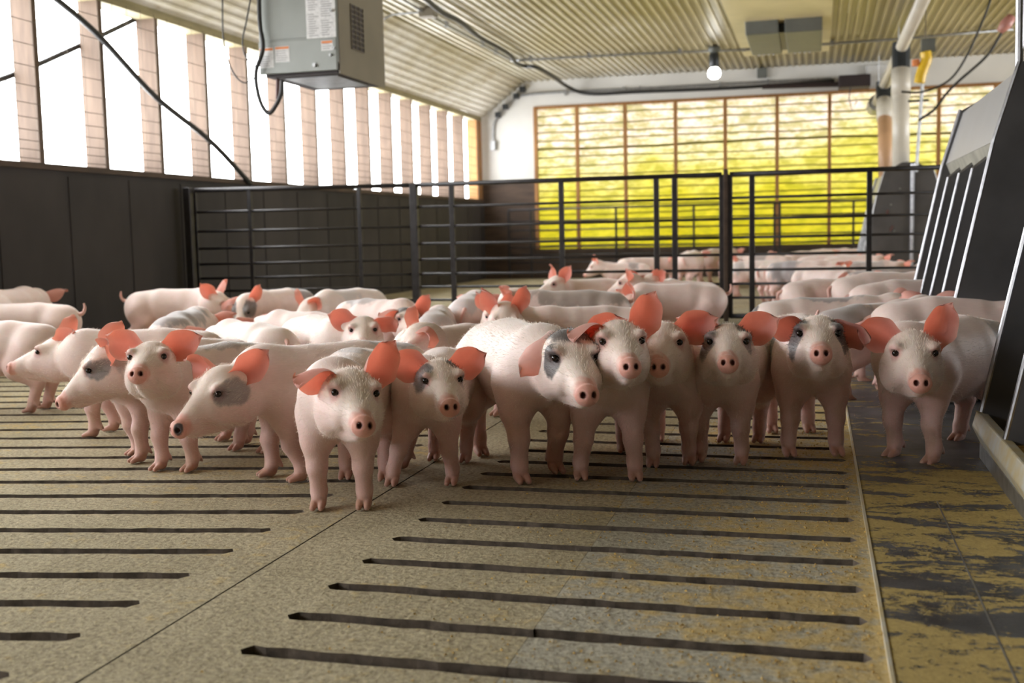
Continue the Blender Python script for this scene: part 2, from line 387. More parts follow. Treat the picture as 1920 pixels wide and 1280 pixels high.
zs = np.linspace(CZ0, CZ1, 120); xs = np.linspace(CX0, CX1, 60); V = []
for i, z in enumerate(zs):
    ph = (z-CZ0)/.104 % 1
    for x in xs: V.append((x, YE+.055+.012*math.sin(math.pi*ph)+.004*math.sin(x*3+z*5), z+.006*math.sin(x*2.1+i)))
Fc = [(i*60+j, i*60+j+1, (i+1)*60+j+1, (i+1)*60+j) for i in range(119) for j in range(59)]
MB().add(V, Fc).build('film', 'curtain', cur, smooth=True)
bt = MB(); k = 0; z = CZ0+.05
while z < CZ1-.03:
    th = .018 if k != 12 else .036
    bt.tube([(x, YE+.042, z+.010*math.sin(x*1.7+k*2.3)+.004*math.sin(x*7+k)) for x in np.linspace(CX0, CX1, 40)], th*.5, 6); z += .104*RNG.uniform(.85, 1.15); k += 1
bt.build('pleat', 'batten', cur)
# ------------------------------------------------------------------ wire mesh, rod, cables on the window
wm = MB()
for z in (1.09, 1.14, 1.19, 1.25, 1.32, 1.40, 1.50, 1.61, 1.73, 1.86, 2.0):
    wm.tube([(XL+.003, y, z+.004*math.sin(y*3)) for y in np.linspace(-1, YE-.1, 60)], .0022, 5)
for y in np.arange(-1, 14.3, .155): wm.tube([(XL+.004, y, SILL+.03), (XL+.004, y+.004, HEAD-.02)], .0016, 5)
tag(wm.build('wire_mesh', 'wire'), 'thin fence wire stretched over the wooden studs of the open side', 'wire mesh')
p = [at_x(*q, XL+.035) for q in ((70, -30), (180, 62), (290, 180), (395, 265), (470, 345))]
tag(MB().tube(smooth_path(p), .019, 8).build('brace_rod', 'cable', smooth=True), 'dark rod running diagonally down across the left window studs', 'rod')
p = [at_x(*q, XL-.16) for q in ((-60, 165), (20, 142), (140, 90), (250, 38), (330, 0))]
tag(MB().tube(smooth_path(p), .017, 8).build('outside_rod', 'cable', smooth=True), 'dark rod outside the left window seen rising between the studs', 'rod')
# ------------------------------------------------------------------ heater
HY, HX0, HX1, HZ0, HZ1, HYB = 6.0, -3.131, -2.636, 1.556, 2.36, 6.715
ht = empty('space_heater', ((HX0+HX1)/2, HY+.35, HZ0)); tag(ht, 'grey boxy space heater hanging from the ceiling beside the windows', 'heater')
MB().box((HX0, HY, HZ0+.04), (HX1, HYB, HZ1)).build('casing', 'heater', ht, bevel=.006)
MB().box((HX1-.004, HY+.012, HZ0-.02), (HX1+.006, HYB-.01, HZ1)).build('side_panel', 'heater_side', ht, bevel=.003)
MB().box((HX0, HY-.008, HZ0), (HX1-.006, HY+.012, HZ0+.185)).build('lower_panel', 'heater', ht, bevel=.004)
MB().box((HX0+.03, HY-.004, HZ0+.192), (HX1-.006, HY+.01, HZ1-.01)).build('upper_panel', 'heater', ht, bevel=.004)
MB().box((HX0+.02, HY+.03, HZ0-.012), (HX1-.02, HYB-.03, HZ0+.04)).build('bottom_rim', 'dark_vent', ht)
MB().box((HX0+.10, HY+.12, HZ0-.016), (HX1-.06, HYB-.12, HZ0-.008)).build('burner_plate', 'galv', ht)
def lab(n, x0, z0, x1, z1, y=HY-.0085, m='label', par=ht): return MB().box((x0, y-.0012, z0), (x1, y, z1)).build(n, m, par)
def hx(px): return at_y(px, 100, HY)[0]
def hz(py, px=560): return at_y(px, py, HY)[2]
lb = lab('rating_label', hx(577), hz(75), hx(632), HZ1-.1, HY-.0045)
pr = MB()
for i in range(40):
    z = hz(70)+.011*i*1.2
    for a, b in ((.08, .45), (.52, .93)):
        if RNG.random() < .8: pr.box((hx(577)+(hx(632)-hx(577))*a, HY-.0065, z), (hx(577)+(hx(632)-hx(577))*(a+(b-a)*RNG.uniform(.5, 1)), HY-.0057, z+.005))
o = pr.build('label_print', 'print', lb)
for (a, b, c, d) in ((488, 86, 514, 124), (517, 85, 544, 115), (604, 80, 626, 99)):
    l_ = lab('warning_label', hx(a), hz(d, a), hx(b), hz(c, b)) if False else lab('warning_label', hx(a), hz(d), hx(c), hz(b))
    MB().box((hx(a)+.003, HY-.0108, hz(b)-.016), (hx(c)-.003, HY-.0098, hz(b)-.003)).build('warning_band', 'orange', l_)
    q = MB()
    for i in range(5): q.box((hx(a)+.006, HY-.0106, hz(d)+.01+.013*i), (hx(a)+(hx(c)-hx(a))*RNG.uniform(.6, .9), HY-.0098, hz(d)+.014+.013*i))
    q.build('label_print', 'print', l_)
for px, py in ((590, 122), (621, 20), (620, 103), (627, 90)):
    c = at_y(px, py, HY-.009); MB().tube([c, c-np.array([0, .014, 0])], .011 if px == 590 else .008, 12).build('screw_knob', 'galv', ht)
gv = MB(); gy0, gy1 = at_x(655, 30, HX1)[1], at_x(678, 30, HX1)[1]; gz0, gz1 = at_x(668, 96, HX1)[2], at_x(665, 12, HX1)[2]
g = MB().box((HX1+.0065, gy0, gz0), (HX1+.008, gy1, gz1)).build('side_grille', 'dark_vent', ht)
for i in range(9): gv.box((HX1+.008, gy0, gz0+(gz1-gz0)*i/9), (HX1+.012, gy1, gz0+(gz1-gz0)*i/9+.004))
for i in range(4): gv.box((HX1+.008, gy0+(gy1-gy0)*i/3-.002, gz0), (HX1+.012, gy0+(gy1-gy0)*i/3+.002, gz1))
gv.build('grille_slats', 'heater_side', g)
for x in (HX0+.05, HX1-.05):
    for y in (HY+.06, HYB-.06): MB().tube([(x, y, HZ1-.01), (x, y, ZC-.005)], .006, 8).build('hanger_rod', 'galv', ht)
a = at_y(521, 146, HY+.12); b = at_y(520, 186, HY+.12)
MB().tube([(a[0], a[1], HZ0+.01), a, b], .012, 8).build('gas_pipe', 'rust', ht)
p = [at_y(*q, HY-.05) for q in ((485, -40), (487, 40), (493, 90), (481, 130), (481, 160), (490, 195), (504, 212), (517, 198), (527, 175), (529, 150))]
tag(MB().tube(smooth_path(p), .013, 8).build('supply_hose', 'cable', smooth=True), 'black hose looping down beneath the hanging space heater', 'hose')
for nm, pts, lb_ in (('hanging_wire', ((417, -30), (418, 60), (425, 105), (440, 140), (458, 155), (478, 146)), 'thin wire hanging in a long loop left of the heater'),
                     ('hanging_wire', ((475, -30), (462, 40), (455, 75), (460, 105), (480, 126)), 'thin short wire curving into the heater upper left side')):
    tag(MB().tube(smooth_path([at_y(*q, HY-.02) for q in pts]), .0045, 6).build(nm, 'cable', smooth=True), lb_, 'wire')
# ------------------------------------------------------------------ ceiling runs
zc = ZC-.04
def onceil(pts, z=zc): return [at_z(*q, z) for q in pts]
p = onceil(((752, -45), (795, -5), (830, 22), (862, 40), (900, 70), (940, 92), (957, 104), (968, 118), (985, 124)), zc-.042)
p[2][2] -= .01; q = p[-1]
tailp = [at_y(1002, 125, 12.6), at_y(1020, 133, 12.9), at_y(1042, 147, 13.5), at_y(1060, 160, 14.1)]+[at_y(*c, YE-.09) for c in ((1085, 172), (1120, 176), (1200, 172), (1350, 166), (1480, 158), (1565, 151))]
tag(MB().tube(smooth_path(p+tailp, 6), .022, 10).build('power_cable', 'cable', smooth=True), 'thick black cable sagging along the ceiling and onto the far wall', 'cable')
p = onceil(((720, -28), (757, 0), (803, 28), (837, 47), (905, 84), (958, 113)))
c1 = MB().tube(p, .013, 8).build('conduit', 'galv', smooth=True); tag(c1, 'grey pipe conduit clipped along the edge of the ribbed ceiling', 'conduit')
p = onceil(((958, 113), (990, 112), (1080, 107), (1195, 101), (1320, 96), (1400, 93), (1560, 82), (1700, 72), (1900, 55)))
c2 = MB().tube(p, .015, 8).build('conduit', 'galv', smooth=True); tag(c2, 'grey pipe conduit crossing under the ceiling to the lit bulb', 'conduit')
for q in ((837, 47), (905, 84), (930, 98)): c = at_z(*q, zc); MB().box(c-.018, c+np.array([.018, .018, .035])).build('clip', 'galv', c1)
for q in ((995, 112), (1105, 106), (1275, 98), (1395, 93), (1560, 82)): c = at_z(*q, zc); MB().box(c-.02, c+np.array([.02, .02, .035])).build('clip', 'galv', c2)
c = at_z(803, 22, zc); tag(MB().box(c-np.array([.07, .06, .05]), c+np.array([.07, .06, .035])).build('junction_box', 'heater_side', bevel=.006), 'tan junction box on the ceiling conduit right of the heater', 'junction box')
p = [at_y(*q, c[1]) for q in ((720, 36), (735, 28), (762, 25))]+[c]
tag(MB().tube(smooth_path(p), .009, 8).build('whip_conduit', 'galv', smooth=True), 'short bent conduit between heater side and ceiling junction box', 'conduit')
p = [at_y(*q, YE-.03) for q in ((925, 275), (925, 240), (932, 222), (962, 188), (985, 178), (1060, 172), (1180, 167), (1350, 158), (1560, 147))]
c3 = MB().tube(smooth_path(p, 5), .016, 8).build('conduit', 'galv', smooth=True); tag(c3, 'grey conduit climbing the far corner and running above the yellow curtain', 'conduit')
c = at_y(925, 273, YE-.03); MB().box(c-np.array([.035, .03, .06]), c+np.array([.035, .025, .06])).build('outlet_box', 'galv', c3, bevel=.005)
for q in ((1060, 172), (1170, 167), (1200, 166), (1350, 158), (1440, 153)): c = at_y(*q, YE-.03); MB().box(c-np.array([.012, .015, .045]), c+np.array([.012, .028, .03])).build('clip', 'galv', c3)
for q in ((934, 215), (948, 200), (968, 180), (980, 167)): c = at_y(*q, YE-.05); MB().box(c-.035, c+np.array([.03, .045, .03])).build('clip', 'plastic_black', c3)
# bulb
bc = at_z(1339, 92, zc); bl = empty('light_bulb', tuple(bc)); tag(bl, 'lit white bulb in a black socket under the ceiling conduit', 'light bulb')
MB().lathe([(0, .03), (.06, .028), (.07, 0), (.06, -.03), (.035, -.05)], bc).build('junction_cap', 'plastic_grey', bl, smooth=True)
MB().lathe([(.03, -.03), (.055, -.06), (.055, -.19), (.045, -.2), (0, -.2)], bc).build('socket', 'plastic_black', bl, smooth=True)
MB().lathe([(.0, -.19), (.04, -.2), (.062, -.225), (.07, -.26), (.062, -.295), (.035, -.318), (0, -.325)], bc).build('bulb', 'bulb', bl, smooth=True)
# ceiling vent
v0 = at_z(1402, 52, ZC-.03); VX0, VX1, VY0, VY1 = -.66, .055, 11.1, 12.5
vt = empty('ceiling_vent', ((VX0+VX1)/2, (VY0+VY1)/2, ZC-.1)); tag(vt, 'grey twin-flap air inlet vent on the flat ceiling panel', 'vent')
for a, b in ((VX0, VX0+.31), (VX0+.37, VX1)):
    MB().prism([(VY0, ZC-.02), (VY0+.1, ZC-.14), (VY1-.1, ZC-.16), (VY1, ZC-.02)], 'x', a, b).build('flap_housing', 'plastic_grey', vt, bevel=.01)
    for i in range(4): MB().box((a+.06+.05*i, VY1-.13, ZC-.166), (a+.085+.05*i, VY1-.09, ZC-.15)).build('slot', 'label', vt)
MB().box((VX0+.30, VY0+.2, ZC-.12), (VX0+.38, VY1-.1, ZC-.02)).build('hinge_bar', 'plastic_black', vt)
# ------------------------------------------------------------------ auger pipe, drop tubes, right-hand gear
A0 = at_y(1748, -40, 9.9); A1 = at_y(1642, 197, 14.3)
def au(t): return A0+(A1-A0)*t
au_o = empty('feed_auger_pipe', tuple(A0)); tag(au_o, 'cream feed pipe running under the ceiling towards the far wall', 'feed pipe')
MB().tube([au(0), au(1)], .058, 16).build('pipe', 'pvc', au_o, smooth=True)
MB().tube([au(.97), au(1.03)], .10, 12).build('end_hopper', 'galv', au_o)
for t in (.02, .5, .93): q = au(t); MB().tube([q, (q[0], q[1], ZC)], .006, 6).build('hanger', 'galv', au_o)
def drop(t, bot, r, m, lbl):
    a = au(t); o = empty('drop_tube', tuple(bot)); tag(o, lbl, 'feed pipe')
    d = (np.array(bot)-a); d /= np.linalg.norm(d)
    MB().tube([a+(0, 0, .06), a-(0, 0, .02), a+d*.24], [.085, .09, .085], 14).build('tee', 'plastic_black', o)
    MB().tube([a+d*.2, np.array(bot)], r, 16).build('tube', m, o, smooth=True)
    MB().tube([a+d*.22, a+d*.5], r*1.13, 16).build('collar', 'pvc', o, smooth=True)
    return o
FCY = 11.3
drop(.455, at_y(1689, 318, 11.6), .082, 'pvc', 'white drop tube coming down behind the gate to the far feeder')
drop(.80, at_y(1661, 330, 12.6), .076, 'pvc_tan', 'tan drop tube behind the white one at the far feeder')
a0 = at_y(1735, 82, 11.2); a1 = at_y(1718, 322, 11.2)
ac = empty('feed_shutoff', tuple(a1)); tag(ac, 'yellow shut-off handle on a thin steel rod above the far feeder', 'shut-off')
MB().tube([a0, a1], .016, 8).build('rod', 'galv', ac)
MB().tube([(a0[0], a0[1], ZC), a0], .005, 6).build('hanger_wire', 'wire', ac)
yb = [at_y(*q, 11.15) for q in ((1735, 97), (1737, 112), (1731, 128), (1726, 143), (1724, 155))]
MB().tube(smooth_path(yb), [.03]+[.055]*30+[.045, .045] if False else .05, 10).build('handle', 'yellow', ac, smooth=True)
MB().tube([at_y(1717, 112, 11.15), at_y(1717, 124, 11.15)], .035, 10).build('knob', 'orange', ac)
c = at_y(1740, 86, 11.2); MB().box(c-.06, c+.06).build('bracket', 'plastic_grey', ac)
c = at_y(1722, 189, 11.2); MB().tube([c-(.09, 0, 0), c+(.09, 0, 0)], .012, 6).build('stop_pin', 'plastic_black', ac)
y2 = at_y(1683, 192, 12.5); tag(MB().tube([y2+(0, 0, .16), y2, y2-(0, 0, .14)], [.04, .055, .04], 10).build('feed_shutoff', 'yellow'), 'small yellow shut-off handle between the two drop tubes', 'shut-off')
p = [at_y(*q, 10.9) for q in ((1722, 226), (1752, 205), (1775, 175), (1800, 150), (1850, 105), (1880, 58))]
tag(MB().tube(smooth_path(p), .012, 8).build('extension_lead', 'cable', smooth=True), 'grey cord sweeping from the yellow handle rod up to a pink plug', 'cord')
c = at_y(1886, 46, 10.9); tag(MB().tube([c-(.05, 0, .06), c, c+(.05, 0, .07)], [.03, .055, .04], 10).build('plug', 'pink_plastic', smooth=True), 'pink and white plug hanging at the end of the grey cord', 'plug')
p = [at_y(*q, 11.0) for q in ((1690, 172), (1730, 172), (1780, 150), (1815, 100), (1850, 20), (1862, -20))]
tag(MB().tube(smooth_path(p), .010, 8).build('extension_lead', 'cable', smooth=True), 'dark cord running from the drop tubes up to the ceiling at right', 'cord')
mbx = empty('curtain_winch', tuple(at_y(1602, 150, 14.2))); tag(mbx, 'dark winch box mounted above the yellow curtain', 'winch')
a, b = at_y(1572, 166, 14.2), at_y(1632, 140, 14.2)
MB().box((a[0], 14.1, a[2]), (b[0], 14.42, b[2])).build('gear_box', 'dark_vent', mbx, bevel=.01)
MB().tube([at_y(1595, 160, 14.15), at_y(1592, 185, 14.15), at_y(1598, 208, 14.15), at_y(1606, 190, 14.15)], .007, 6).build('loose_wire', 'cable', mbx)
MB().tube([(a[0]-.9, 14.3, b[2]-.06), (a[0], 14.3, b[2]-.08)], .03, 8).build('shaft', 'dark_vent', mbx)
c = at_y(1643, 142, 14.4); tag(MB().box(c-np.array([.12, .03, .13]), c+np.array([.12, .03, .13])).build('control_box', 'label', bevel=.01), 'pale control box on the far wall right of the winch', 'control box')
c = at_y(1429, 137, 14.4); tag(MB().box(c-np.array([.06, .03, .06]), c+np.array([.06, .04, .06])).build('junction_box', 'plastic_grey', bevel=.01), 'small grey box on the white wall above the curtain', 'junction box')
# ------------------------------------------------------------------ gates
GZ = (.952, .80, .665, .545, .435, .335, .245, .155, .035)
def gate(label, a, b, uprights, zs=GZ, rr=.0088, ur=.0175, top_r=.0155, grp='pen gates between the two pens', z0=.02, cat='gate', name='pen_gate'):
    a = np.array(a, float); b = np.array(b, float); L = b-a
    g = empty(name, (float((a[0]+b[0])/2), float((a[1]+b[1])/2), 0)); tag(g, label, cat, grp)
    for i, z in enumerate(zs):
        r_ = top_r if i == 0 else (.017 if i == len(zs)-1 else rr)
        MB().tube([(a[0], a[1], z), (b[0], b[1], z)], r_, 8).build('rail', 'black_steel', g, smooth=True)
    for t in uprights:
        p = a+L*t; MB().box((p[0]-ur, p[1]-.012, z0), (p[0]+ur, p[1]+.012, zs[0])).build('upright', 'black_steel', g, bevel=.004)
    return g
GA = (XL+.10, 7.0); GB = (-2.72, 7.32); GC = (-2.66, 7.33); GD = (-.585, 7.35); GE_ = (-.535, 7.36); GF = (.78, 7.4)
def tx(px, a, b):           # parameter of a pixel column along a gate line
    lo, hi = 0., 1.
    for _ in range(40):
        m_ = (lo+hi)/2; X = a[0]+(b[0]-a[0])*m_; Y = a[1]+(b[1]-a[1])*m_
        v = np.array([X, Y, .7])-CAM; w = v@FW; x = 960+F_PX*(v@R2)/w
        if x < px: lo = m_
        else: hi = m_
    return (lo+hi)/2
gate('dark pipe gate panel against the left wall behind the piglets', GA, GB, (0, tx(470, GA, GB), tx(675, GA, GB)), ur=.014)
gate('middle dark pipe gate panel in front of the far left curtain', GC, GD, (tx(848, GC, GD), tx(1053, GC, GD), tx(1231, GC, GD), tx(1265, GC, GD), 1))
gate('right dark pipe gate panel ending beside the big feeder', GE_, GF, (0, tx(1410, GE_, GF), tx(1630, GE_, GF), .985))
for x, y, h, lbl in ((-4.21, 6.93, .97, 'thin dark post standing against the left wall'), (-2.69, 7.33, .965, 'thick dark post between the left and middle gate panels'), (-.56, 7.355, .985, 'rust-brown post between the middle and right gate panels')):
    tag(MB().box((x-(.026 if x < -1 else .014), y-.026, 0), (x+(.026 if x < -1 else .014), y+.026, h)).build('gate_post', 'black_steel' if x < -1 else 'brown_wall', bevel=.006), lbl, 'post')
o = gate('low dark pipe fence standing in front of the yellow curtain', (-3.9, 14.2), (1.6, 14.2), (0, .055, .13, .26, .44, .62, .632, .79, .83, .90, 1), (.91, .76, .64, .53, .42, .32, .22, .1), .009, .014, .014, None, .02, 'fence', 'pen_fence')
# ------------------------------------------------------------------ floor mat and feeders
mt = empty('feeder_mat', (.8, 3, 0)); tag(mt, 'black floor plate dusted with yellow feed along the feeders', 'floor mat')
MB().box((XM+.006, .3, -.001), (1.7, 7.0, .008)).build('plate', 'mat', mt)
MB().box((XM, .3, -.001), (XM+.005, 7.0, .0095)).build('edge_strip', 'trough_lip', mt)
MB().box((XM+.155, .3, .0078), (XM+.158, 2.5, .0084)).build('seam', 'galv', mt)
FXC = .86
def feeder(y0, n, pitch, label, low=False):
    y1 = y0+n*pitch
    fo = empty('pig_feeder', (FXC, (y0+y1)/2, 0.009)); tag(fo, label, 'feeder', 'hog feeders along the pens')
    E0 = lambda z: .406+.209*(z-.1)
    for sgn in (1, -1):
        mir = lambda x: x if sgn == 1 else 2*FXC-x
        # hopper sheet and the inner wall below it
        MB().add([(mir(.578), y0, .875), (mir(.578), y1, .875), (mir(.648), y1, 1.105), (mir(.648), y0, 1.105), (mir(.59), y0, .875), (mir(.59), y1, .875), (mir(.66), y1, 1.105), (mir(.66), y0, 1.105)],
                 [(0, 1, 2, 3), (4, 5, 6, 7), (0, 1, 5, 4), (3, 2, 6, 7)]).build('hopper_sheet', 'feeder_lit', fo)
        MB().add([(mir(.580), y0, .875), (mir(.580), y1, .875), (mir(.625), y1, .76), (mir(.625), y0, .76)], [(0, 1, 2, 3)]).build('hopper_band', 'feeder_dusty', fo)
        MB().add([(mir(.625), y0, .76), (mir(.625), y1, .76), (mir(.74), y1, .12), (mir(.74), y0, .12)], [(0, 1, 2, 3)]).build('inner_wall', 'feeder_dark', fo)
        MB().add([(mir(.648), y0, 1.105), (mir(.648), y1, 1.105), (mir(.80), y1, 1.19), (mir(.80), y0, 1.19)], [(0, 1, 2, 3)]).build('hopper_rim', 'feeder_lit', fo)
        # trough and lip
        MB().add([(mir(.405), y0-.1, .045), (mir(.405), y1, .045), (mir(.74), y1, .03), (mir(.74), y0-.1, .03), (mir(.405), y0-.1, .0), (mir(.405), y1, .0)], [(0, 1, 2, 3), (0, 1, 5, 4)]).build('trough', 'galv', fo)
        MB().prism([(mir(.388), .085), (mir(.398), .125), (mir(.425), .12), (mir(.43), .06), (mir(.41), .04)], 'y', y0-.02, y1+.02).build('trough_lip', 'trough_lip', fo, bevel=.004)
        V = []; ny = 40
        for i in range(ny+1):
            y = y0+(y1-y0)*i/ny; h = .03*abs(math.sin(y*9))+.01*math.sin(y*31)
            V += [(mir(.43), y, .05+h*.4), (mir(.55), y, .06+h), (mir(.70), y, .13+h)]
        MB().add(V, [(i*3+j, i*3+j+1, i*3+j+4, i*3+j+3) for i in range(ny) for j in range(2)]).build('trough_feed', 'feed', fo)
        for k in range(1, n):
            y = y0+k*pitch
            d = MB().prism([(mir(E0(.11)), .11), (mir(E0(.80)), .80), (mir(.60), .835), (mir(.625), .76), (mir(.74), .12)], 'y', y-.004, y+.004).build('divider', 'feeder_dark', fo)
            MB().tube([(mir(E0(.10)-.003), y, .10), (mir(E0(.80)-.003), y, .80), (mir(.597), y, .838)], .0058, 8).build('divider_edge', 'chrome', d)
    prof = [(.445, .03), (E0(.12), .12), (E0(.875), .875), (.640, 1.115), (.80, 1.2)]
    prof += [(2*FXC-x, z) for x, z in prof[::-1]]
    for y in (y0, y1):
        e = MB().prism(prof, 'y', y-.006, y+.006).build('end_panel', 'feeder_dark', fo)
        for mir in (lambda x: x, lambda x: 2*FXC-x):
            MB().tube([(mir(E0(.125)-.003), y, .125), (mir(E0(.875)-.003), y, .875), (mir(.637), y, 1.12)], .0075, 8).build('panel_flange', 'chrome', e)
        for bx, bz in ((.70, .80), (.73, .55), (.9, .7), (.78, .95)):
            if y == y0: MB().tube([(bx, y-.009, bz), (bx, y-.005, bz)], .008, 8).build('bolt', 'galv', e)
        if y == y0:
            for bx, bz, a_ in ((.665, .73, 0), (.695, .575, .25)):
                MB().tube([(bx, y-.0075, bz-.03), (bx+.004+a_*.03, y-.0075, bz), (bx+.008+a_*.06, y-.0075, bz+.025)], [.006, .012, .006], 8).build('rust_hole', 'rust', e)
    MB().box((FXC-.006, y0, .1), (FXC+.006, y1, 1.0)).build('centre_divider', 'feeder_dark', fo)
    MB().tube([(FXC+.03, y0-.03, .1), (FXC+.03, y0-.03, 1.18)], .018, 10).build('adjuster_post', 'chrome', fo)
    return fo
feeder(3.985, 4, .385, 'big dark feeder with lit-toned light grey hopper and silver dividers at right')
fb = feeder(1.52, 4, .37, 'nearest dark feeder cut off by the right edge, yellow dusted trough lip')
feeder(11.35, 4, .385, 'distant dark feeder behind the right gate panel')
tag(MB().tube([at_y(1913, -60, 4.0), at_y(1911, 135, 4.0)], .013, 10).build('feeder_rod', 'chrome'), 'bright steel rod rising above the big feeder at the right edge', 'rod')
# spilled feed crumbs
V = MB(); 
for _ in range(3600):
    t = RNG.random(); x = XM+.02-abs(RNG.normal(0, .33)); y = RNG.uniform(1.15, 3.6)
    if x < -1.0 or min(abs(y-q) for q in ysR) < .022: continue
    s_ = RNG.uniform(.0012, .0032)*(1.2 if RNG.random() < .1 else 1); c = np.array([x, y, s_*.4]); a = RNG.uniform(0, 6.28)
    q = [c+s_*np.array([math.cos(a+k*2.09), math.sin(a+k*2.09), 0]) for k in range(3)]+[c+(0, 0, s_)]
    V.add(q, [(0, 1, 3), (1, 2, 3), (2, 0, 3), (0, 2, 1)])
tag(V.build('feed_crumbs', 'feed'), 'yellow feed crumbs scattered on the slatted concrete floor', 'spilled feed', None, 'stuff')
# ------------------------------------------------------------------ piglets
def rotz(a): c, s = math.cos(a), math.sin(a); return np.array([[c, -s, 0], [s, c, 0], [0, 0, 1.]])
def roty(a): c, s = math.cos(a), math.sin(a); return np.array([[c, 0, s], [0, 1, 0], [-s, 0, c]])
def rotx(a): c, s = math.cos(a), math.sin(a); return np.array([[1, 0, 0], [0, c, -s], [0, s, c]])
def prim_d(p, X, Y, Z):
    if p[0] == 'c':                                     # tapered capsule, optional squash in y
        _, a, b, ra, rb, sq = p[:6]
        ab = b-a; L = float(ab@ab)+1e-9
        px, py, pz = X-a[0], Y-a[1], Z-a[2]
        t = np.clip((px*ab[0]+py*ab[1]+pz*ab[2])/L, 0, 1)
        return np.sqrt((px-t*ab[0])**2+((py-t*ab[1])/sq)**2+(pz-t*ab[2])**2)-(ra+t*(rb-ra))
    _, c, R, r = p[:4]
    px, py, pz = X-c[0], Y-c[1], Z-c[2]
    q = [(R[0, i]*px+R[1, i]*py+R[2, i]*pz) for i in range(3)]
    k0 = np.sqrt((q[0]/r[0])**2+(q[1]/r[1])**2+(q[2]/r[2])**2)
    k1 = np.sqrt((q[0]/r[0]**2)**2+(q[1]/r[1]**2)**2+(q[2]/r[2]**2)**2)+1e-6
    return k0*(k0-1)/k1
def prim_box(p):
    if p[0] == 'c':
        r = max(p[3], p[4]); return np.minimum(p[1], p[2])-r, np.maximum(p[1], p[2])+r
    r = max(p[3]); return p[1]-r, p[1]+r
def blend(d, e, k, neg):
    if neg:
        h = np.clip(.5-.5*(d+e)/k, 0, 1); return d+(-e-d)*h+k*h*(1-h)
    h = np.clip(.5+.5*(d-e)/k, 0, 1); return d+(e-d)*h-k*h*(1-h)
def sdf_pts(prims, P):
    d = np.full(len(P), 1e3)
    for p, k, neg in prims: d = blend(d, prim_d(p, P[:, 0], P[:, 1], P[:, 2]), k, neg)
    return d
def march(prims, o, dr, n=60, step=.004):
    dr = np.array(dr, float); dr /= np.linalg.norm(dr)
    T = np.arange(n)*step; d = sdf_pts(prims, o+T[:, None]*dr)
    i = np.argmax(d > 0)
    return o+dr*(T[i]-step*d[i]/max(1e-6, d[i]-d[i-1])) if i else o
CORN = np.array([(i, j, k) for i in (0, 1) for j in (0, 1) for k in (0, 1)])
EDG = [(a, b) for a in range(8) for b in range(a+1, 8) if np.abs(CORN[a]-CORN[b]).sum() == 1]
def surface(prims, h):
    bb = [prim_box(p) for p, k, n in prims if not n]
    lo = np.min([b[0] for b in bb], 0)-2*h-.004; hi = np.max([b[1] for b in bb], 0)+2*h+.004
    n = np.ceil((hi-lo)/h).astype(int)+1
    ax = [lo[i]+h*np.arange(n[i]) for i in range(3)]
    D = np.full(n, .2, np.float32)
    for p, k, neg in prims:
        b0, b1 = prim_box(p); m = k+2.5*h
        s = [slice(max(0, int((b0[i]-m-lo[i])/h)), min(n[i], int((b1[i]+m-lo[i])/h)+2)) for i in range(3)]
        X, Y, Z = ax[0][s[0]][:, None, None], ax[1][s[1]][None, :, None], ax[2][s[2]][None, None, :]
        D[s[0], s[1], s[2]] = blend(D[s[0], s[1], s[2]], prim_d(p, X, Y, Z), k, neg)
    ins = D < 0
    cnt = np.zeros(n-1, np.int8)
    for c in CORN: cnt += ins[c[0]:n[0]-1+c[0], c[1]:n[1]-1+c[1], c[2]:n[2]-1+c[2]]
    I = np.argwhere((cnt > 0) & (cnt < 8))
    cv = np.stack([D[I[:, 0]+c[0], I[:, 1]+c[1], I[:, 2]+c[2]] for c in CORN], 1)
    acc = np.zeros((len(I), 3)); w = np.zeros(len(I))
    for a, b in EDG:
        va, vb = cv[:, a], cv[:, b]; m = (va < 0) != (vb < 0)
        t = np.where(m, va/(va-vb+1e-12), 0)
        acc += m[:, None]*(CORN[a]+t[:, None]*(CORN[b]-CORN[a])); w += m
    V = lo+h*(I+acc/w[:, None])
    idx = np.full(n-1, -1, np.int32); idx[I[:, 0], I[:, 1], I[:, 2]] = np.arange(len(I))
    Q = []
    for a in range(3):
        u, v = (a+1) % 3, (a+2) % 3
        s0 = [slice(1, n[i]-1) for i in range(3)]; s0[a] = slice(0, n[a]-1); s1 = list(s0); s1[a] = slice(1, n[a])
        A, B = ins[tuple(s0)], ins[tuple(s1)]
        E = np.argwhere(A != B)
        fl = A[E[:, 0], E[:, 1], E[:, 2]]
        off = np.array([1, 1, 1]); off[a] = 0; E = E+off
        def cell(du, dv):
            q = E.copy(); q[:, u] += du; q[:, v] += dv; return idx[q[:, 0], q[:, 1], q[:, 2]]
        q = np.stack([cell(-1, -1), cell(0, -1), cell(0, 0), cell(-1, 0)], 1)
        q[~fl] = q[~fl][:, ::-1]; Q.append(q)
    Q = np.concatenate(Q); Q = Q[(Q >= 0).all(1)]
    ed = np.concatenate([Q[:, [0, 1]], Q[:, [1, 2]], Q[:, [2, 3]], Q[:, [3, 0]]])
    nv = len(V); deg = np.bincount(ed[:, 0], minlength=nv)+1e-9
    for lam in (.55, -.5, .55, -.5):
        av = np.stack([np.bincount(ed[:, 0], V[ed[:, 1], i], minlength=nv) for i in range(3)], 1)/deg[:, None]
        V = V+lam*(av-V)
    return V, Q
def wob(P, f, seed):
    return (np.sin(P[:, 0]*f+seed)*np.sin(P[:, 1]*f*1.13+seed*1.7)+np.sin(P[:, 2]*f*.93+seed*2.3)*np.sin(P[:, 0]*f*1.9-P[:, 1]*f*1.4+seed))*.5
def sstep(a, b, x): t = np.clip((x-a)/(b-a), 0, 1); return t*t*(3-2*t)
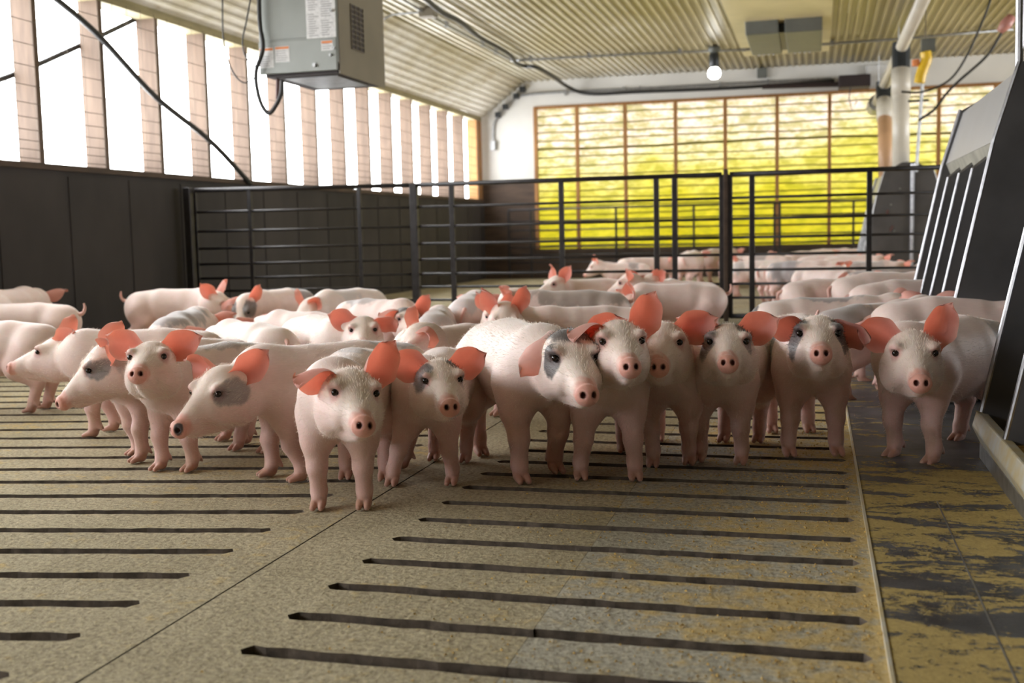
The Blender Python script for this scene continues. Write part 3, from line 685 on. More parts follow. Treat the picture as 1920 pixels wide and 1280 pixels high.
EARS = {  # axis, facing (left ear, head frame), length, width, bend, cup
    'up': ((-.12, .50, .85), (.85, .40, .0), .108, .057, .12, 1.0),
    'out': ((.02, .90, .40), (.95, .0, -.1), .104, .057, .14, .95),
    'fold': ((.28, .88, .20), (.60, -.1, -.75), .104, .054, .42, .85),
    'flop': ((.26, .74, -.62), (-.6, -.45, -.35), .100, .050, .12, .6),
    'back': ((-.60, .52, .58), (.50, .80, .1), .104, .052, .05, .85),
    'droop': ((.35, .75, -.25), (.6, -.3, -.9), .115, .056, .25, .5)}
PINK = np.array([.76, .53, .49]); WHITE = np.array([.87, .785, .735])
def ear_mesh(base, a, f, L, Wd, bend, cup, nu=14, nv=11):
    a = a/np.linalg.norm(a); f = f-a*(a@f); f /= np.linalg.norm(f); w = np.cross(a, f)
    V = []; Cc = []; Q = []
    U = np.linspace(-.22, 1, nu)
    for side in (1, -1):
        for u in U:
            uu = max(u, 0.)
            wid = Wd*min(1, .62+1.25*uu)*math.sqrt(max(0., 1-uu**2.3))*(1-.12*uu)+.0015
            cu = cup*(1-.62*min(1, uu*1.1))
            for v in np.linspace(-1, 1, nv):
                th = .0042*(1-.75*abs(v)**3)*(1.15-.7*uu)*side*(1 if abs(v) < .99 else 0)
                p = base+a*L*u*(1-.12*uu*v*v)+w*wid*v*(1-.18*cu)+f*(cu*wid*(v*v-.30)+bend*L*uu*uu*(1+.5*v)+th+.006*math.sin(uu*7+v*2)*uu)
                V.append(p)
                edge = max(abs(v), uu)**6
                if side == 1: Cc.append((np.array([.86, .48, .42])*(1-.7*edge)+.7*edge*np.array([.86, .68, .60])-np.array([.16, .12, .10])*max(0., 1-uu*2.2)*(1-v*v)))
                else: Cc.append(np.array([.84, .58, .50]))
    n = nu*nv
    for i in range(nu-1):
        for j in range(nv-1):
            q = (i*nv+j, i*nv+j+1, (i+1)*nv+j+1, (i+1)*nv+j)
            Q.append(q); Q.append(tuple(n+k for k in q[::-1]))
    j = nu-1
    for k in range(nv-1): q = (j*nv+k, j*nv+k+1, n+j*nv+k+1, n+j*nv+k); Q.append(q)
    return np.array(V), np.array(Q), np.array(Cc)
def tube_np(pts, rs, n=8):
    m = MB().tube(smooth_path(pts, 4), list(np.interp(np.linspace(0, 1, (len(pts)-1)*4+1), np.linspace(0, 1, len(rs)), rs)), n, False)
    return np.array(m.v), np.array(m.f)
def place_front(px, py, s, hd): # world origin so that the mid-point of the front feet falls on a floor pixel
    p = at_z(px, py, 0.004); h = math.radians(hd); return p[0]-.165*s*math.cos(h), p[1]-.165*s*math.sin(h)
def place_top(px, py, s, hd, lx=0., zt=.405):
    p = at_z(px, py, zt*s); h = math.radians(hd); return p[0]-lx*s*math.cos(h), p[1]-lx*s*math.sin(h)
def piglet(label, xy, hd, s=.8, face=None, pitch=8, ears=('out', 'out'), patches=(), res=.008, legs=None, fat=1., seed=1, tail=2, eyes=True, headup=0., snout=None, poll=None, fw=1.5, hs=1.12, tilt=0, bristles=0, white=.55):
    rg = np.random.default_rng(seed*31+5)
    hd = math.radians(hd); rel = 0. if face is None else (math.radians(face)-hd+math.pi) % (2*math.pi)-math.pi
    rel = max(-1.5, min(1.5, rel)); pt = math.radians(pitch)
    A = np.array; E3 = np.eye(3); P = []
    def cap(a, b, ra, rb, k=.03, sq=1., neg=False): P.append((('c', A(a, float), A(b, float), ra, rb, sq), k, neg))
    def ell(c, r, k=.03, R=E3, neg=False): P.append((('e', A(c, float), R, r), k, neg))
    f = fat
    # trunk
    cap((-.225, 0, .292), (-.08, 0, .296), .102, .114*f, .03, .93)
    cap((-.08, 0, .296), (.08, 0, .293), .114*f, .113*f, .008, .93)
    cap((.08, 0, .293), (.20, 0, .302), .113, .098, .008, .93)
    ell((-.02, 0, .258), (.20, .096*f, .098*f), .02)
    for sy in (1, -1):
        ell((-.205, sy*.052, .262), (.085, .058, .112), .04)
        ell((.165, sy*.052, .255), (.072, .052, .098), .04)
    # legs
    lg = {'fl': (0, 0), 'fr': (0, 0), 'rl': (0, 0), 'rr': (0, 0)}
    for k in lg: lg[k] = (rg.uniform(-.03, .03), rg.uniform(-.008, .008))
    if legs: lg.update(legs)
    toes = []
    for key, sy in (('fl', 1), ('fr', -1)):
        dx, dy = lg[key]
        el = A((.170+dx*.15, sy*.064+dy*.1, .185)); kn = A((.180+dx*.55, sy*.062+dy*.55, .115)); fe = A((.165+dx*.95, sy*.062+dy, .048)); hf = A((.172+dx, sy*.062+dy, .020))
        cap((.155, sy*.060, .255), el, .058, .040, .03); cap(el, kn, .039, .0275, .015); cap(kn, fe, .027, .0215, .012); cap(fe, hf, .0225, .021, .01)
        for q in (1, -1):
            b_ = hf+A((.012, q*.0100, -.004)); cap(b_, b_+A((.024, q*.0015, -.008)), .0125, .0080, .003); toes.append(b_)
            cap(fe+A((-.018, q*.012, -.004)), fe+A((-.026, q*.014, -.018)), .008, .005, .004)
    for key, sy in (('rl', 1), ('rr', -1)):
        dx, dy = lg[key]
        st = A((-.150+dx*.25, sy*.072, .205)); hk = A((-.240+dx*.7, sy*.062+dy*.6, .135)); fe = A((-.215+dx, sy*.062+dy, .050)); hf = A((-.205+dx, sy*.062+dy, .020))
        cap((-.205, sy*.058, .270), st, .082, .060, .03); cap(st, hk, .054, .031, .02); cap(hk, fe, .029, .022, .012); cap(fe, hf, .0225, .021, .01)
        for q in (1, -1):
            b_ = hf+A((.012, q*.0100, -.004)); cap(b_, b_+A((.024, q*.0015, -.008)), .0125, .0080, .003)
            cap(fe+A((-.018, q*.012, -.004)), fe+A((-.026, q*.014, -.018)), .008, .005, .004)
    # neck and head
    NP = A((.215, 0, .318)); xw = A((xy[0], xy[1], .002)); Rb = rotz(hd)
    pose = A((rel*.5, pt*.35-.45-headup, rel, pt))
    def frame(q):
        hc = NP+rotz(q[0])@roty(q[1])@A((.150, 0, .012)); return hc, rotz(q[2])@roty(q[3])@rotx(math.radians(tilt))
    if snout or poll:
        q0 = pose.copy()
        def resid(q):
            hc, r_ = frame(q); out = []
            for lp, tg in (((.180, 0, -.045), snout), ((-.015, 0, .075), poll)):
                if tg is None: continue
                w_ = xw+Rb@((hc+r_@(A(lp)*hs))*s)-CAM; d_ = w_@FW
                out += [(960+F_PX*(w_@R2)/d_-tg[0])/8, (640-F_PX*(w_@U2)/d_-tg[1])/8]
            return np.concatenate([out, (q-q0)*A((1.2, 1.2, fw, fw))])
        for _ in range(25):
            r0 = resid(pose); J = np.stack([(resid(pose+E3_*1e-4)-r0)/1e-4 for E3_ in np.eye(4)], 1)
            st = np.linalg.solve(J.T@J+.05*np.eye(4), -J.T@r0); pose = pose+np.clip(st, -.2, .2)
            pose = np.clip(pose, (-1.1, -1.25, -1.7, -.5), (1.1, .6, 1.7, 1.1))
    rel, pt = pose[2], pose[3]
    HC, R = frame(pose)
    def H(p): return HC+R@(A(p, float)*hs)
    def hcap(a, b, ra, rb, k=.02, sq=1., neg=False): cap(H(a), H(b), ra*hs, rb*hs, k, sq, neg)
    def hell(c, r, k=.02, R_=None, neg=False): ell(H(c), tuple(q*hs for q in r), k, R if R_ is None else R@R_, neg)
    cap((.15, 0, .305), NP, .092, .088, .03, .9); cap(NP, H((-.02, 0, -.006)), .088, .066*hs, .04, .95)
    hell((0, 0, .010), (.076, .062, .066), .03)
    for sy in (1, -1):
        hell((-.004, sy*.040, -.028), (.060, .034, .046), .03)
        hell((.060, sy*.033, -.024), (.046, .024, .033), .025)
        hell((.050, sy*.043, .038), (.034, .018, .016), .015)
    hcap((.01, 0, .024), (.138, 0, -.030), .054, .0275, .025)
    hcap((.02, 0, -.052), (.126, 0, -.062), .034, .0165, .015)
    hcap((.105, 0, -.034), (.168, 0, -.044), .031, .0238, .012)
    hell((.172, 0, -.044), (.009, .0265, .0232), .006, roty(.15))
    hcap((.168, 0, -.076), (.078, .046, -.056), .0035, .0035, .006, 1, True) if res < .006 else None
    hcap((.168, 0, -.076), (.078, -.046, -.056), .0035, .0035, .006, 1, True) if res < .006 else None
    epos = []
    for sy in (1, -1):
        q = march(P, H((.066, sy*.02, .024)), R@A((.22, sy*1., .05))); epos.append((q, R@A((.35, sy*.93, .1)))) 
    if res < .0075:
        for q, d_ in epos: ell(q+R@A((.001, 0, 0)), (.0105*hs, .0105*hs, .0080*hs), .008, R, True)
        for sy in (1, -1): hell((.181, sy*.0105, -.042), (.011, .0052, .0072), .004, None, True)
    else:
        for sy in (1, -1): hell((.183, sy*.0105, -.042), (.008, .0062, .0072), .004, None, True)
    V, Q = surface(P, res)
    # coat
    hv = ((V-HC)@R)/hs
    C = np.repeat(PINK[None], len(V), 0)
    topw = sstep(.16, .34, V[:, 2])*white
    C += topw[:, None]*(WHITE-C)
    hm = sstep(-.09, -.02, hv[:, 0])*(np.linalg.norm(hv, axis=1) < .3)
    fr = hm*sstep(.0, .05, hv[:, 2]+.35*hv[:, 0])*.5
    C += fr[:, None]*(A([.87, .77, .68])-C)
    sn = sstep(.142, .168, hv[:, 0]+.15*wob(V, 160, seed)*.05)*(np.abs(hv[:, 1]) < .06)
    C += (sn*.85)[:, None]*(A([.74, .34, .27])-C)
    no = np.zeros(len(V))
    for sy in (1, -1): no = np.maximum(no, 1-sstep(.004, .008, np.linalg.norm((hv-A([.184, sy*.0105, -.042]))*A([.25, 1, .8]), axis=1)))
    C += (no*.9)[:, None]*(A([.10, .025, .02])-C)
    for q, d_ in epos:
        e = 1-sstep(.013, .028, np.linalg.norm(V-q, axis=1)/hs); C += (e*.6)[:, None]*(A([.55, .20, .18])-C)
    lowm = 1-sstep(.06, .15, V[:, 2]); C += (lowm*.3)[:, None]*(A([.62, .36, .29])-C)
    hoof = 1-sstep(.022, .042, V[:, 2]+.004*wob(V, 120, seed)); C += (hoof*.75)[:, None]*(A([.45, .24, .17])-C)
    dirt = (1-sstep(.09, .17, np.abs(V[:, 2]-.10)*1.3+.02))*sstep(.15, .6, wob(V, 38, seed+3)); C += (dirt*.35)[:, None]*(A([.42, .27, .14])-C)
    for fr_, c, r, dark, col in patches:
        PV = hv if fr_ == 'h' else V
        q = (PV-A(c))/A(r)
        d_ = np.linalg.norm(q, axis=1)+.22*wob(V, 45, seed+c[0]*40)+.10*wob(V, 130, seed)+.05*wob(V, 420, seed)
        m = (1-sstep(.82, 1.12, d_))*dark; C += m[:, None]*(A(col)-C)
    C = np.clip(C, .01, .95); C0 = C
    VV, QQ, CC, MI = [V], [Q], [C], [np.zeros(len(Q), int)]; n = len(V)
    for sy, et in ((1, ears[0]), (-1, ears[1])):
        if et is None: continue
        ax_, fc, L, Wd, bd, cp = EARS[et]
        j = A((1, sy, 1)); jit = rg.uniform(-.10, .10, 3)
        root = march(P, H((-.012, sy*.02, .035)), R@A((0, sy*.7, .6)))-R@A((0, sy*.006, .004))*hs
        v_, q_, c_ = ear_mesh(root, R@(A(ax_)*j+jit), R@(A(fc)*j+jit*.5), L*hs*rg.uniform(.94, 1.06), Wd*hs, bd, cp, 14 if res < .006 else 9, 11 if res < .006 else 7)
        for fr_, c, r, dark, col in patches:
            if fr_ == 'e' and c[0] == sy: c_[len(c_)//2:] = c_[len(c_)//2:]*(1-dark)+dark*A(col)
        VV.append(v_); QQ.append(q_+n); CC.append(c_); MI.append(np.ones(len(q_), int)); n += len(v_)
    if tail:
        t0 = A((-.312, 0, .332)); ts = rg.choice([-1, 1]); tl = [t0+A((.02, 0, 0)), t0, t0+A((-.028, .004*ts, .012)), t0+A((-.036, .012*ts, .04)), t0+A((-.030, .018*ts, .066))] if tail == 1 else [t0+A((.02, 0, 0)), t0, t0+A((-.022, .006*ts, -.012)), t0+A((-.026, .02*ts, -.045)), t0+A((-.020, .022*ts, -.075))]
        v_, q_ = tube_np(tl, (.016, .014, .010, .008, .005), 8)
        VV.append(v_); QQ.append(q_+n); CC.append(np.repeat(A([[.74, .45, .39]]), len(v_), 0)); MI.append(np.zeros(len(q_), int)); n += len(v_)
    V = np.concatenate(VV); Q = np.concatenate(QQ); C = np.concatenate(CC); MI = np.concatenate(MI)
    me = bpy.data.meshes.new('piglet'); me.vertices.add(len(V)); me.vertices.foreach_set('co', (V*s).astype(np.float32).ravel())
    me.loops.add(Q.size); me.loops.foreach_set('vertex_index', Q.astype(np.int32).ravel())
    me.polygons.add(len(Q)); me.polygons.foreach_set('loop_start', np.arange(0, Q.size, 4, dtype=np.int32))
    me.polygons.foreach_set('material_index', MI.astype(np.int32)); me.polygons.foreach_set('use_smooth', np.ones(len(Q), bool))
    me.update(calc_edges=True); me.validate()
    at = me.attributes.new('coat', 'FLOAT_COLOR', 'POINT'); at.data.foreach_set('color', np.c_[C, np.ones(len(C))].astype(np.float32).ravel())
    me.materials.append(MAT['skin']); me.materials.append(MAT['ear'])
    o = bpy.data.objects.new('piglet', me); COL.objects.link(o)
    o.location = (xy[0], xy[1], .002); o.rotation_euler = (0, 0, hd)
    tag(o, label, 'piglet', 'piglets in the barn')
    if bristles:
        v0 = VV[0]; q = QQ[0]; ar = np.linalg.norm(np.cross(v0[q[:, 2]]-v0[q[:, 0]], v0[q[:, 3]]-v0[q[:, 1]]), axis=1)
        nrm = np.cross(v0[q[:, 2]]-v0[q[:, 0]], v0[q[:, 3]]-v0[q[:, 1]])/(ar[:, None]+1e-12); ce = v0[q].mean(1)
        hvc = ((ce-HC)@R)/hs; inh = (hvc[:, 0] > -.035) & (np.linalg.norm(hvc, axis=1) < .235) & (hvc[:, 2] > -.09)
        w_ = ar*np.where(inh, 2.2, 1.)*(ce[:, 2] > .07)*np.where(inh & (hvc[:, 0] > .150), .05, 1.)
        ids = rg.choice(len(q), bristles, p=w_/w_.sum()); pp = ce[ids]+rg.normal(0, .002, (bristles, 3)); nn = nrm[ids]
        pp -= nn*((pp-ce[ids])*nn).sum(1)[:, None]
        flow = np.where(inh[ids][:, None], (R@A((-1, 0, .25)))[None], A((-1, 0, -.25))[None]); flow = flow-nn*(flow*nn).sum(1)[:, None]
        dr = flow+nn*rg.uniform(.35, .8, (bristles, 1))+rg.normal(0, .22, (bristles, 3)); dr /= np.linalg.norm(dr, axis=1)[:, None]
        ln = rg.uniform(.007, .016, (bristles, 1))*np.where(inh[ids], 1., .85)[:, None]
        sd = np.cross(dr, nn); sd /= np.linalg.norm(sd, axis=1)[:, None]+1e-9; sd *= .00032
        HVt = np.stack([pp-nn*.001-sd, pp-nn*.001+sd, pp+dr*ln*.6+nn*.0005+sd*.6, pp+dr*ln-flow*.0], 1).reshape(-1, 3)
        hc_ = VCOL = C0[q[ids]].mean(1); lum = hc_.mean(1)[:, None]
        hc_ = np.where(lum > .3, .35*hc_+.65*A((.90, .82, .72)), hc_*.8)
        mh = bpy.data.meshes.new('bristles'); k_ = np.arange(bristles)*4
        mh.from_pydata((HVt*s).tolist(), [], np.c_[k_, k_+1, k_+2, k_+3].tolist()); mh.update()
        ah = mh.attributes.new('coat', 'FLOAT_COLOR', 'POINT'); ah.data.foreach_set('color', np.repeat(np.c_[np.clip(hc_, 0, .95), np.ones(bristles)], 4, 0).astype(np.float32).ravel())
        mh.materials.append(MAT['hair']); ho = bpy.data.objects.new('bristles', mh); COL.objects.link(ho); ho.parent = o; ho['kind'] = 'stuff'; ho['label'] = 'short white hair'
    if eyes:
        for q, d_ in epos:
            m = MB(); m.lathe([(math.sin(a)*.0082*hs*s, -math.cos(a)*.0082*hs*s) for a in np.linspace(.05, math.pi-.05, 9)], tuple((q-d_/np.linalg.norm(d_)*.0040)*s), 12)
            e = m.build('eye', 'eye', None, smooth=True); e.parent = o
    return o
GREY = (.20, .205, .22); BLK = (.035, .032, .034); BROWN = (.10, .07, .05)
PF, PT = place_front, place_top
# front row, left to right
PIGS = [
 dict(label='piglet cut off by the left picture edge with only its rump and hind leg showing', at=('X', -2.86, 3.36), hd=190, s=.80, res=.006),
 dict(label='pink piglet facing left with raised snout nearest the left wall edge', snout=(27, 686), poll=(118, 640), fw=8, at=('F', 196, 812), hd=203, s=.80, face=206, pitch=-6, ears=('back', 'up'), res=.0045, legs={'fl': (.02, 0), 'fr': (-.03, 0)}),
 dict(label='pale piglet with grey cheek and dark eye patch facing left before the pink one', snout=(128, 740), poll=(190, 662), fw=8, at=('F', 264, 857), hd=240, s=.78, face=222, pitch=12, ears=('out', 'back'), res=.004, patches=[('h', (.045, .052, .02), (.040, .03, .030), .8, GREY), ('h', (-.03, .05, .0), (.05, .03, .06), .55, (.3, .29, .3))]),
 dict(label='pink piglet with round pale snout turned half left toward the viewer', snout=(257, 703), poll=(290, 648), at=('F', 337, 878), hd=255, s=.78, face=274, pitch=-2, ears=('out', 'out'), res=.004, patches=[('b', (-.05, 0, .42), (.18, .07, .05), .55, GREY)]),
 dict(label='piglet with black snout tip and grey eye patch standing in left profile', snout=(343, 795), poll=(415, 700), fw=6, at=('F', 540, 903), hd=222, s=.82, face=226, pitch=18, ears=('back', 'out'), res=.004, headup=-.12, legs={'fr': (.02, 0), 'fl': (-.04, 0)}, patches=[('h', (.035, .052, .02), (.050, .04, .036), .72, (.16, .16, .17)), ('h', (.186, .016, -.036), (.012, .015, .020), .95, BLK), ('b', (-.20, 0, .42), (.10, .10, .05), .6, GREY)]),
 dict(label='white piglet nearest the viewer with one ear bent out and a pink snout', snout=(683, 800), poll=(655, 695), at=('F', 648, 941), hd=284, s=.82, face=312, pitch=15, ears=('up', 'fold'), res=.0035, tilt=-5, legs={'fl': (.0, .0), 'fr': (.0, 0), 'rl': (.03, .01), 'rr': (0, .01)}, patches=[('h', (.0, -.05, .05), (.04, .03, .03), .55, (.25, .24, .25)), ('b', (-.1, 0, .42), (.12, .06, .04), .5, GREY)]),
 dict(label='piglet with big orange-lit ears, grey forehead patches and spread front legs', snout=(845, 765), poll=(820, 678), at=('F', 800, 903), hd=277, s=.76, face=303, pitch=10, ears=('out', 'out'), res=.0035, headup=-.08, legs={'fl': (.0, .015), 'fr': (.02, -.05)}, patches=[('h', (.035, -.055, .045), (.050, .034, .050), .85, (.11, .11, .12)), ('h', (.012, .040, .066), (.044, .032, .034), .88, (.07, .07, .07)), ('h', (.065, .06, .02), (.02, .02, .02), .6, (.2, .15, .15))]),
 dict(label='largest white piglet with black eye patches looking down to the right', snout=(1102, 742), poll=(1064, 622), fw=2, at=('F', 1005, 893), hd=302, s=.92, face=322, pitch=36, ears=('out', 'flop'), res=.0035, hs=1.12, headup=-.05, legs={'fr': (.03, 0), 'fl': (-.05, 0)}, white=.8, patches=[('h', (.060, -.052, .018), (.034, .03, .036), .92, BLK), ('h', (.060, .052, .018), (.034, .03, .036), .92, BLK), ('h', (.012, .0, .070), (.055, .055, .034), .88, BLK), ('e', (-1,), 0, .85, (.86, .76, .70))]),
 dict(label='pale piglet with one upright ear standing between the largest one and a pink-faced one', snout=(1183, 690), poll=(1155, 607), at=('F', 1142, 893), hd=283, s=.85, face=290, pitch=12, ears=('up', 'fold'), res=.0035, legs={'fl': (.02, .01), 'fr': (-.0, -.02)}),
 dict(label='pink-faced piglet tucked close beside its pale neighbour with tall folded ear', snout=(1235, 690), poll=(1245, 610), at=('F', 1264, 868), hd=274, s=.82, face=268, pitch=14, ears=('out', 'fold'), res=.0035, legs={'fl': (-.02, .0), 'fr': (.02, .015)}),
 dict(label='piglet facing straight out with wide orange ears and grey brow patches', snout=(1365, 682), poll=(1365, 614), at=('F', 1342, 866), hd=264, s=.82, face=276, pitch=4, ears=('out', 'out'), res=.0035, patches=[('h', (.045, -.056, .030), (.050, .032, .055), .82, (.12, .12, .13)), ('h', (.02, .045, .060), (.055, .034, .040), .88, (.08, .08, .08)), ('h', (.0, -.03, .07), (.04, .034, .03), .8, (.09, .09, .09)), ('h', (.066, .058, .018), (.026, .022, .026), .7, (.14, .11, .11))]),
 dict(label='black-and-white spotted piglet with folded ears facing out before the gate', snout=(1540, 665), poll=(1532, 600), at=('F', 1518, 850), hd=281, s=.87, face=274, pitch=-2, ears=('droop', 'fold'), res=.0035, legs={'fl': (0, .01), 'fr': (.01, -.01)}, patches=[('h', (.04, -.058, .025), (.062, .036, .060), .92, (.07, .07, .08)), ('h', (.03, .055, .030), (.062, .036, .055), .9, (.06, .06, .07)), ('h', (-.02, 0, .07), (.03, .06, .03), .85, (.07, .07, .08)), ('b', (.05, -.1, .32), (.035, .05, .10), .8, (.15, .16, .18)), ('b', (.10, .0, .41), (.05, .09, .04), .85, (.12, .12, .13)), ('e', (1,), 0, .8, (.15, .14, .15)), ('e', (-1,), 0, .5, (.3, .28, .3))]),
 dict(label='white piglet with round pink ears standing on the black mat beside the feeder', snout=(1727, 720), poll=(1708, 624), at=('F', 1713, 860), hd=234, s=.86, face=272, pitch=10, ears=('up', 'out'), res=.0035, fat=1.05, headup=-.08, legs={'fl': (.01, .01), 'fr': (.0, 0)}, patches=[('b', (-.19, .08, .34), (.08, .08, .07), .6, (.25, .25, .27))]),
 # second row, left
 dict(label='piglet walking left with curled tail at the left edge of the dark wall', tail=1, at=('T', 45, 570), hd=196, s=.80, ears=('back', 'up'), res=.008),
 dict(label='piglet back barely showing at the far left edge behind the tail-up one', pitch=50, headup=-0.3, at=('X', -3.95, 4.75), hd=104, s=0.92, res=.008),
 dict(label='grey-backed piglet turned away behind the left group', pitch=40, headup=-0.5, at=('T', 345, 584), hd=104, s=.78, res=.007, patches=[('b', (-.08, 0, .40), (.28, .14, .10), .7, GREY)]),
 dict(label='pink piglet in right profile with raised tail standing along the dark wall', snout=(450, 592), poll=(405, 556), tail=1, fw=6, at=('T', 325, 543), hd=10, s=.84, face=8, pitch=22, ears=('up', 'back'), res=.007, headup=-.1),
 dict(label='pink piglet with grey hindquarters nosing the one along the wall', fw=4, at=('T', 525, 543), hd=258, s=.80, face=270, pitch=40, ears=('back', 'fold'), res=.007, headup=-0.35, patches=[('b', (-.18, 0, .32), (.14, .16, .16), .75, (.19, .19, .2)), ('h', (.05, .05, .03), (.06, .035, .05), .85, (.12, .12, .13)), ('h', (.05, -.05, .03), (.06, .035, .05), .85, (.12, .12, .13))]),
 dict(label='white piglet with smooth back and head hidden in the left crowd', at=('T', 472, 606), hd=148, s=.74, res=.006, white=.8, pitch=40, headup=-0.5),
 dict(label='pinkish piglet squeezed behind the facing white one in the crowd', at=('T', 572, 586), hd=160, s=.72, res=.007, pitch=40, headup=-0.5),
 dict(label='pale grey-white piglet lowering its head at the left of the crowd centre', at=('T', 655, 543), hd=252, s=.80, pitch=42, headup=-0.5, ears=('out', 'back'), res=.006, white=.8, patches=[('b', (.08, 0, .40), (.12, .14, .10), .35, (.45, .47, .52))]),
 dict(label='white piglet facing out with pink cupped ears above the front row', snout=(680, 652), poll=(683, 596), at=('T', 600, 594), hd=318, s=.78, face=296, pitch=10, ears=('fold', 'out'), res=.0045, white=.8),
 dict(label='pink piglet with folded ear lowering its face behind the orange-eared one', snout=(775, 682), poll=(812, 630), fw=12, at=('T', 848, 612), hd=242, s=.76, face=226, pitch=24, ears=('fold', 'back'), res=.0045, headup=-.12),
 dict(label='piglet with black-patched head and one raised pink ear in mid crowd', snout=(770, 625), poll=(762, 580), at=('T', 712, 562), hd=335, s=.78, face=322, pitch=30, ears=('up', 'fold'), res=.006, headup=-.1, patches=[('h', (.0, -.03, .06), (.06, .05, .04), .9, BLK), ('b', (-.1, 0, .42), (.15, .12, .06), .6, GREY)]),
 dict(label='small grey piglet rump behind the crowd near the gate post', pitch=40, headup=-0.5, at=('T', 815, 580), hd=105, s=.70, res=.007, patches=[('b', (-.1, 0, .36), (.3, .2, .14), .6, (.32, .33, .34))]),
 dict(label='grey-white piglet turned away just behind the largest one', pitch=40, headup=-0.5, at=('T', 905, 551), hd=100, s=.80, res=.006, patches=[('b', (-.1, 0, .38), (.3, .2, .10), .5, (.40, .42, .45))]),
 dict(label='pink piglet peeking with two pink ears over the largest back', at=('T', 905, 578), hd=285, s=.66, face=285, pitch=20, ears=('up', 'up'), res=.006),
 dict(label='piglet with two tall upright ears behind the largest one', at=('T', 985, 578), hd=282, s=.76, face=285, pitch=25, ears=('up', 'up'), res=.006),
 dict(label='pinkish brown piglet back behind the upright ears', at=('T', 1075, 576), hd=196, s=.76, res=.006, pitch=30, headup=-.25),
 dict(label='dark grey-backed piglet with small tail in mid crowd', tail=1, at=('T', 1078, 546), hd=192, s=.80, res=.006, pitch=30, headup=-.2, patches=[('b', (-.05, 0, .38), (.34, .2, .09), .65, (.22, .20, .17))]),
 dict(label='long pink piglet in left profile with upright tail before the gate', snout=(1150, 600), poll=(1175, 562), tail=1, fw=4, at=('T', 1268, 533), hd=193, s=0.8, face=205, pitch=34, ears=('up', 'out'), res=.005, headup=-.2),
 dict(label='piglet facing left with two tall pink ears at the gate', snout=(1042, 548), poll=(1075, 524), fw=4, at=('T', 1130, 523), hd=205, s=.80, face=215, pitch=5, ears=('up', 'up'), res=.006, white=.8),
 dict(label='piglet showing one large pink ear left of the long pink one', at=('T', 1195, 530), hd=285, s=.72, face=290, pitch=25, ears=('up', 'up'), res=.006),
 dict(label='piglet with pink forehead peering over the long pink back', at=('T', 1240, 526), hd=262, s=.76, face=245, pitch=20, ears=('out', 'fold'), res=.006),
 dict(label='piglet showing only a pale back beyond the long pink one', at=('T', 1262, 527), hd=190, s=.76, res=.007),
 # right, by the feeder
 dict(label='white and grey saddle-patched piglet heading right between spotted one and feeder', at=('T', 1532, 560), hd=12, s=0.8, res=.005, pitch=35, headup=-.2, white=.7, patches=[('b', (.06, .0, .41), (.15, .07, .04), .65, (.2, .21, .24)), ('b', (-.2, .03, .40), (.09, .05, .04), .5, (.3, .3, .33)), ('b', (-.30, 0, .34), (.03, .05, .05), .9, BLK)]),
 dict(label='shaded pink piglet rump below the right gate panel', at=('T', 1562, 524), hd=25, s=.80, res=.006, pitch=30, headup=-.2),
 dict(label='plump white piglet heading to the feeder beyond the others', at=('T', 1640, 514), hd=22, s=.86, res=.006, pitch=35, headup=-.25, white=.6, fat=1.1),
 dict(label='white piglet feeding second from the big end panel', at=('T', 1705, 528), hd=14, s=.86, res=.006, pitch=35, headup=-.25, white=.5, fat=1.05),
 dict(label='white piglet reaching into the gap by the feeder behind the pink-eared one', at=('T', 1765, 560), hd=8, s=.86, res=.005, pitch=35, headup=-.25, white=.5, fat=1.05),
 dict(label='grey-rumped piglet with short tail behind the pink-eared one', tail=1, at=('T', 1650, 572), hd=48, s=.80, res=.006, pitch=30, headup=-.2, patches=[('b', (-.2, 0, .38), (.16, .2, .12), .6, (.25, .26, .28))]),
 dict(label='grey piglet with red-lit ear feeding at the far end of the big feeder', at=('T', 1655, 506), hd=15, s=.78, face=0, pitch=15, ears=('back', 'back'), res=.007, patches=[('b', (0, 0, .4), (.3, .2, .1), .5, (.35, .36, .38))]),
 # far pen
 dict(label='far piglet with pale back behind the left-walking one at the end wall', at=('T', 1200, 483), hd=20, s=.78, far=1),
 dict(label='far piglet walking left with pink ear and grey saddle', at=('T', 1172, 493), hd=195, s=.74, ears=('up', 'up'), pitch=20, headup=-.1, far=1, patches=[('b', (-.1, 0, .38), (.08, .15, .1), .6, GREY)]),
 dict(label='far piglet half hidden by a gate upright, rump to the viewer', at=('T', 1262, 482), hd=85, s=.76, far=1),
 dict(label='far piglet seen squarely from behind against the end wall', at=('T', 1293, 472), hd=83, s=0.93, far=1),
 dict(label='far piglet turned away beside the rust-brown post', at=('T', 1342, 467), hd=60, s=0.93, far=1),
 dict(label='far dim piglet behind the rust-brown post', at=('T', 1392, 478), hd=20, s=.80, far=1, pitch=30, headup=-.2),
 dict(label='far white piglet sniffing the floor behind the right gate', at=('C', 1420, 556), hd=352, s=.78, face=340, pitch=48, headup=-.45, far=1, white=.8, patches=[('b', (-.2, -.08, .34), (.07, .08, .12), .5, (.4, .42, .46))]),
 dict(label='far pink piglet just right of the sniffing white one', at=('T', 1468, 493), hd=40, s=.78, far=1),
 dict(label='far grey-shouldered piglet left of the feeding cluster', at=('T', 1498, 490), hd=335, s=.84, pitch=40, headup=-.3, far=1, patches=[('b', (-.12, 0, .34), (.16, .2, .2), .7, (.28, .30, .34))]),
 dict(label='far piglet facing the viewer with lowered head in the cluster', at=('T', 1540, 500), hd=310, s=.80, face=300, pitch=45, headup=-.35, far=1, ears=('fold', 'fold'), patches=[('h', (.03, -.03, .05), (.06, .03, .04), .7, GREY)]),
 dict(label='far long pale back at the rear of the feeding cluster', at=('T', 1555, 467), hd=10, s=.84, far=1),
